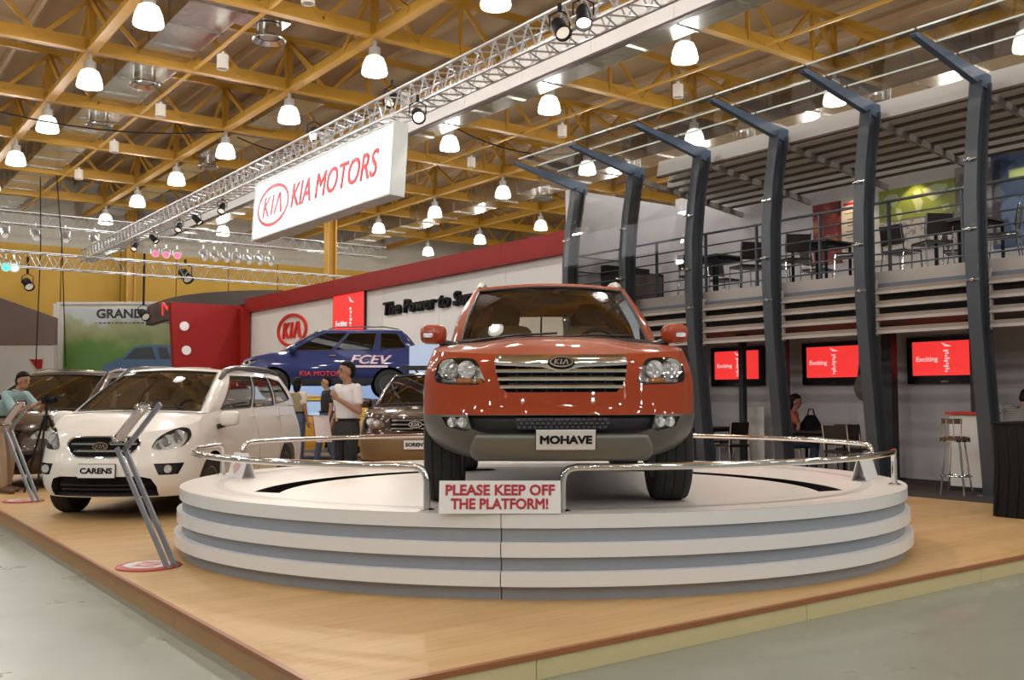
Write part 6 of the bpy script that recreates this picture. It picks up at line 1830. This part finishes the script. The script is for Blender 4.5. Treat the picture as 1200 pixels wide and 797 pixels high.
    b = MB(); b.tube([nek + Vector((.066 * cos(2 * pi * i / 16), .06 * sin(2 * pi * i / 16), -.012 + .012 * sin(2 * pi * i / 16))) for i in range(16)], .014, 6, closed=True); b.build('collar', shirt, s_o, True)
    # trousers
    b = MB()
    loft(b, [(pel + Vector((0, 0, -.14)), .15, .115), (pel + Vector((0, 0, -.08)), .185, .142), (pel, .185, .140), (pel.lerp(che, .2), .174, .132), (pel.lerp(che, .33), .170, .128)])
    for S_ in ('l', 'r'):
        hp, kn, an = V('hip_' + S_), V('kn_' + S_), V('an_' + S_)
        capsule(b, hp, kn, .096, .070); capsule(b, kn, an + (kn - an).normalized() * .03, .070, .060)
    finish(b, 'trousers', trousers, o, vox)
    c = pel.lerp(che, .32)
    b = MB(); b.tube([c + Vector((.172 * cos(2 * pi * i / 24), .130 * sin(2 * pi * i / 24), 0)) for i in range(24)], .016, 6, closed=True); bl = b.build('belt', M_black, o, True)
    b = MB(); b.box(c + Vector((0, -.146, 0)), (.05, .012, .036)); b.build('buckle', mat('brass', (0.6, 0.4, 0.12), 0.25, metal=1), bl)
    for S_ in ('l', 'r'):
        an = V('an_' + S_); ft = Vector(J.get('toe_' + S_, an + Vector((0, -.17, -.05))))
        b = MB(); capsule(b, an + (an - ft).normalized() * .03 - Vector((0, 0, .035)), ft, .045, .04); b.v = [(x, y, max(z, 0.004)) for x, y, z in b.v]; b.build('shoe', shoes, o, True)
    return o
def stand(h=1.70, **kw):
    k = h / 1.70
    J = dict(pelvis=(0, 0, .92), chest=(0, .01, 1.25), neck=(0, .015, 1.44), head=(0, -.01, 1.585),
             sh_l=(.175, .01, 1.385), el_l=(.215, .02, 1.10), wr_l=(.22, -.04, .86), sh_r=(-.175, .01, 1.385), el_r=(-.215, .02, 1.10), wr_r=(-.22, -.04, .86),
             hip_l=(.085, 0, .88), kn_l=(.095, -.01, .48), an_l=(.10, .02, .085), hip_r=(-.085, 0, .88), kn_r=(-.095, -.01, .48), an_r=(-.10, .02, .085))
    J = {a: tuple(c * k for c in v) for a, v in J.items()}
    J.update(kw)
    return J
wshirt = mat('white_polo', (0.74, 0.70, 0.69), 0.7, var=0.04, scale=12); btr = mat('black_trousers', (0.014, 0.013, 0.014), 0.7); jeans = mat('blue_jeans', (0.05, 0.075, 0.13), 0.75, var=0.15, scale=20)
bshoe = mat('dark_shoes', (0.02, 0.013, 0.01), 0.4)
# man in the white polo, facing left, one hand at the chest, clipboard in the other
J = stand(1.72, el_l=(.255, -.02, 1.13), wr_l=(.085, -.20, 1.28), hand_l=(-.55, -.15, .55), palm_l=(0, -1, .2), el_r=(-.245, .05, 1.12), wr_r=(-.235, -.06, .90), yaw=R(-18))
mp_ = at(406, 520, 11.55); pm_ = person((mp_.x, 11.55, Z_WOOD), R(-42), 'man in white polo shirt and black trousers behind the platform', J, wshirt, btr, bshoe, vox=0.009)
b = MB(); b.box((0, 0, 0), (.012, .20, .32)); b.box((-.004, 0, .15), (.02, .10, .03)); cb_ = b.build('clipboard', mat('white_clipboard', (0.72, 0.62, 0.60), 0.4)); 
cb_.matrix_world = Matrix.Translation((mp_.x - .27, 11.47, Z_WOOD + .93)) @ Matrix.Rotation(R(-55), 4, 'Z') @ Matrix.Rotation(R(-18), 4, 'Y'); tag(cb_, 'white clipboard held low by the man in the white polo', 'clipboard')
b = MB(); b.tube([(0, -.1, -.16), (0, .1, -.16), (0, .1, .16), (0, -.1, .16)], .007, 5, closed=True); b.build('red_edge', M_rtxt, cb_)
# photographer bending to his camera
J = dict(pelvis=(0, .14, .94), chest=(0, -.05, 1.25), neck=(0, -.15, 1.41), head=(0, -.24, 1.535), nod=R(14),
         sh_l=(.17, -.11, 1.34), el_l=(.20, -.34, 1.12), wr_l=(.07, -.55, 1.22), hand_l=(-.3, -.5, .3), palm_l=(0, .3, -1), sh_r=(-.17, -.11, 1.34), el_r=(-.22, -.32, 1.10), wr_r=(-.08, -.55, 1.20), hand_r=(.3, -.5, .35), palm_r=(0, .3, -1),
         hip_l=(.085, .14, .90), kn_l=(.10, .06, .49), an_l=(.11, .12, .085), hip_r=(-.085, .14, .90), kn_r=(-.11, .0, .49), an_r=(-.13, -.06, .085))
pp = gr(8, 580); ph = person((pp.x - .15, pp.y + .30, Z_WOOD), R(70), 'photographer in pale teal shirt bending over a camera at the left edge', J, mat('pale_teal_shirt', (0.25, 0.37, 0.38), 0.7, var=0.06), mat('khaki_trousers', (0.30, 0.21, 0.13), 0.75), mat('brown_shoes', (0.10, 0.05, 0.03), 0.5), vox=0.010, sleeve=0.75, tuck=False)
cl = Matrix.Translation((pp.x - .15, pp.y + .30, Z_WOOD)) @ Matrix.Rotation(R(70), 4, 'Z')
ct = empty('camera_tripod', M=cl @ Matrix.Translation((0, -.66, 0)), label='black camera tripod in front of the photographer', cat='tripod')
for a in (90, 210, 330):
    b = MB(); b.tube([(.03 * cos(R(a)), .03 * sin(R(a)), 1.05), (.20 * cos(R(a)), .20 * sin(R(a)), .55), (.36 * cos(R(a)), .36 * sin(R(a)), .01)], [.016, .014, .011], 7); b.build('leg', M_black, ct, True)
b = MB(); b.tube([(0, 0, .85), (0, 0, 1.22)], .014, 8); b.lathe([(0, 1.0), (.04, 1.0), (.045, 1.06), (0, 1.08)], 12); b.build('centre_column', M_black, ct, True)
cm = empty('photo_camera', M=cl @ Matrix.Translation((0, -.66, 1.27)), label='black camera held by the photographer', cat='camera')
b = MB(); b.rbox((0, 0, 0), (.14, .07, .10), .015); b.rbox((0, 0, .06), (.06, .06, .04), .012); b.build('body', M_black, cm, True)
b = MB(); b.lathe([(0, 0), (.038, 0), (.038, .07), (.042, .08), (.042, .12), (.034, .12), (.030, .10), (0, .095)], 18, Matrix.Translation((0, -.03, 0)) @ Matrix.Rotation(R(90), 4, 'X')); b.build('lens', M_black, cm, True)
# two visitors in the background
J = stand(1.66, el_l=(.24, -.03, 1.10), wr_l=(.20, -.22, 1.0), yaw=R(20))
q = at(356, 530, 19.3); person((q.x, 18.7, Z_WOOD), R(150), 'visitor seen from behind in beige vest with white sleeves', J, mat('white_sleeves', (0.66, 0.6, 0.52), 0.7), jeans, bshoe, vox=0.016, hair_long=True, face=False)
b = MB(); loft(b, [((0, .005, 1.0), .162, .122), ((0, .01, 1.15), .168, .126), ((0, .012, 1.28), .186, .13), ((0, .015, 1.37), .15, .112)]); vb = b.build('beige_vest', mat('beige_vest_cloth', (0.28, 0.23, 0.13), 0.8), loc=(q.x, 18.7, Z_WOOD), rz=R(150), smooth=True)
VIS = [o_ for o_ in COL.objects if o_.get('label', '').startswith('visitor seen from behind')][0]
vb.parent = VIS; vb.location = (0, 0, 0); vb.rotation_euler.z = 0
J = stand(1.68, an_l=(.10, .16, .085), kn_l=(.09, .03, .48), an_r=(-.10, -.16, .085), kn_r=(-.09, -.10, .49), yaw=R(-10))
q = at(387, 530, 19.0); person((q.x, 18.6, Z_WOOD), R(-62), 'visitor in black t-shirt and jeans facing left behind the polo man', J, mat('black_tshirt', (0.018, 0.017, 0.018), 0.8), jeans, mat('brown_shoes', (0.10, 0.05, 0.03), 0.5), skin=M_skin2, vox=0.016)
# seated person in the orange shirt
seatJ = dict(pelvis=(0, .12, .55), chest=(0, .04, .88), neck=(0, .0, 1.06), head=(0, -.05, 1.20), nod=R(12),
             sh_l=(.17, .03, 1.0), el_l=(.23, -.12, .79), wr_l=(.08, -.33, .80), hand_l=(-.6, -.5, 0), palm_l=(0, 0, 1), sh_r=(-.17, .03, 1.0), el_r=(-.23, -.12, .79), wr_r=(-.08, -.33, .80), hand_r=(.6, -.5, 0), palm_r=(0, 0, 1),
             hip_l=(.09, .08, .53), kn_l=(.11, -.34, .52), an_l=(.11, -.30, .085), hip_r=(-.09, .08, .53), kn_r=(-.11, -.34, .52), an_r=(-.11, -.30, .085))
q = gnd(928, 13.2)
person(q, R(75), 'person in orange shirt seated at the table under the balcony', seatJ, mat('rust_orange_shirt', (0.36, 0.10, 0.05), 0.75), jeans, bshoe, vox=0.014, hair_long=True)
chair(q + Vector((-.12 * 0, 0, 0)) + Vector((-.10, -.03, 0)), R(75), 'black chair the person in orange sits on', gG)
# seated person in striped shirt by the draped table
def stripes():
    M = bpy.data.materials.new('striped_shirt'); M.use_nodes = True
    t = M.node_tree; L = t.links.new; b = t.nodes['Principled BSDF']; b.inputs['Roughness'].default_value = 0.75
    tc = t.nodes.new('ShaderNodeTexCoord'); wv = t.nodes.new('ShaderNodeTexWave'); wv.bands_direction = 'Z'; wv.inputs['Scale'].default_value = 14
    r = t.nodes.new('ShaderNodeValToRGB'); r.color_ramp.elements[0].color = (0.10, 0.09, 0.09, 1); r.color_ramp.elements[1].color = (0.34, 0.32, 0.31, 1)
    L(tc.outputs['Object'], wv.inputs[0]); L(wv.outputs[0], r.inputs[0]); L(r.outputs[0], b.inputs['Base Color'])
    return M
SJ = dict(seatJ); SJ.update(chest=(0, -.06, .86), neck=(0, -.17, 1.0), head=(0, -.27, 1.10), sh_l=(.17, -.08, .98), sh_r=(-.17, -.08, .98), el_l=(.25, -.22, .76), el_r=(-.25, -.22, .76), nod=R(25))
q = nt(12.95, 6.46, Z_WOOD); person(q + Vector((0.0, 0.0, 0.16)), R(115), 'person in grey striped shirt hunched beside the draped table at the right edge', SJ, stripes(), btr, bshoe, vox=0.014, sleeve=0.9, tuck=False)
b = MB(); b.lathe([(0, 0.52), (0.17, 0.52), (0.18, 0.56), (0, 0.57)], 20); b.lathe([(0.2, 0.0), (0.22, 0.015), (0.03, 0.05), (0.03, 0.52), (0, 0.52)], 20)
tag(b.build('round_stool', M_black, loc=q + Vector((0.05, 0.02, 0)), smooth=True), 'black stool under the person in the striped shirt', 'stool')
# bag hanging on the second column
p = nt(12.62, t_at(1012, 12.62) + 0.0, 1.55)
b = MB(); b.ball((0, 0, 0), (0.10, 0.16, 0.20), 12, 10); b.tube([(0, -0.1, 0.14), (0, -0.06, 0.42), (0, 0.06, 0.42), (0, 0.1, 0.14)], 0.012, 6)
tag(b.build('hanging_bag', mat('dark_patterned_cloth', (0.06, 0.05, 0.045), 0.8, var=0.6, scale=30), loc=p, rz=AL, smooth=True), 'dark patterned bag hanging behind the second column', 'bag')
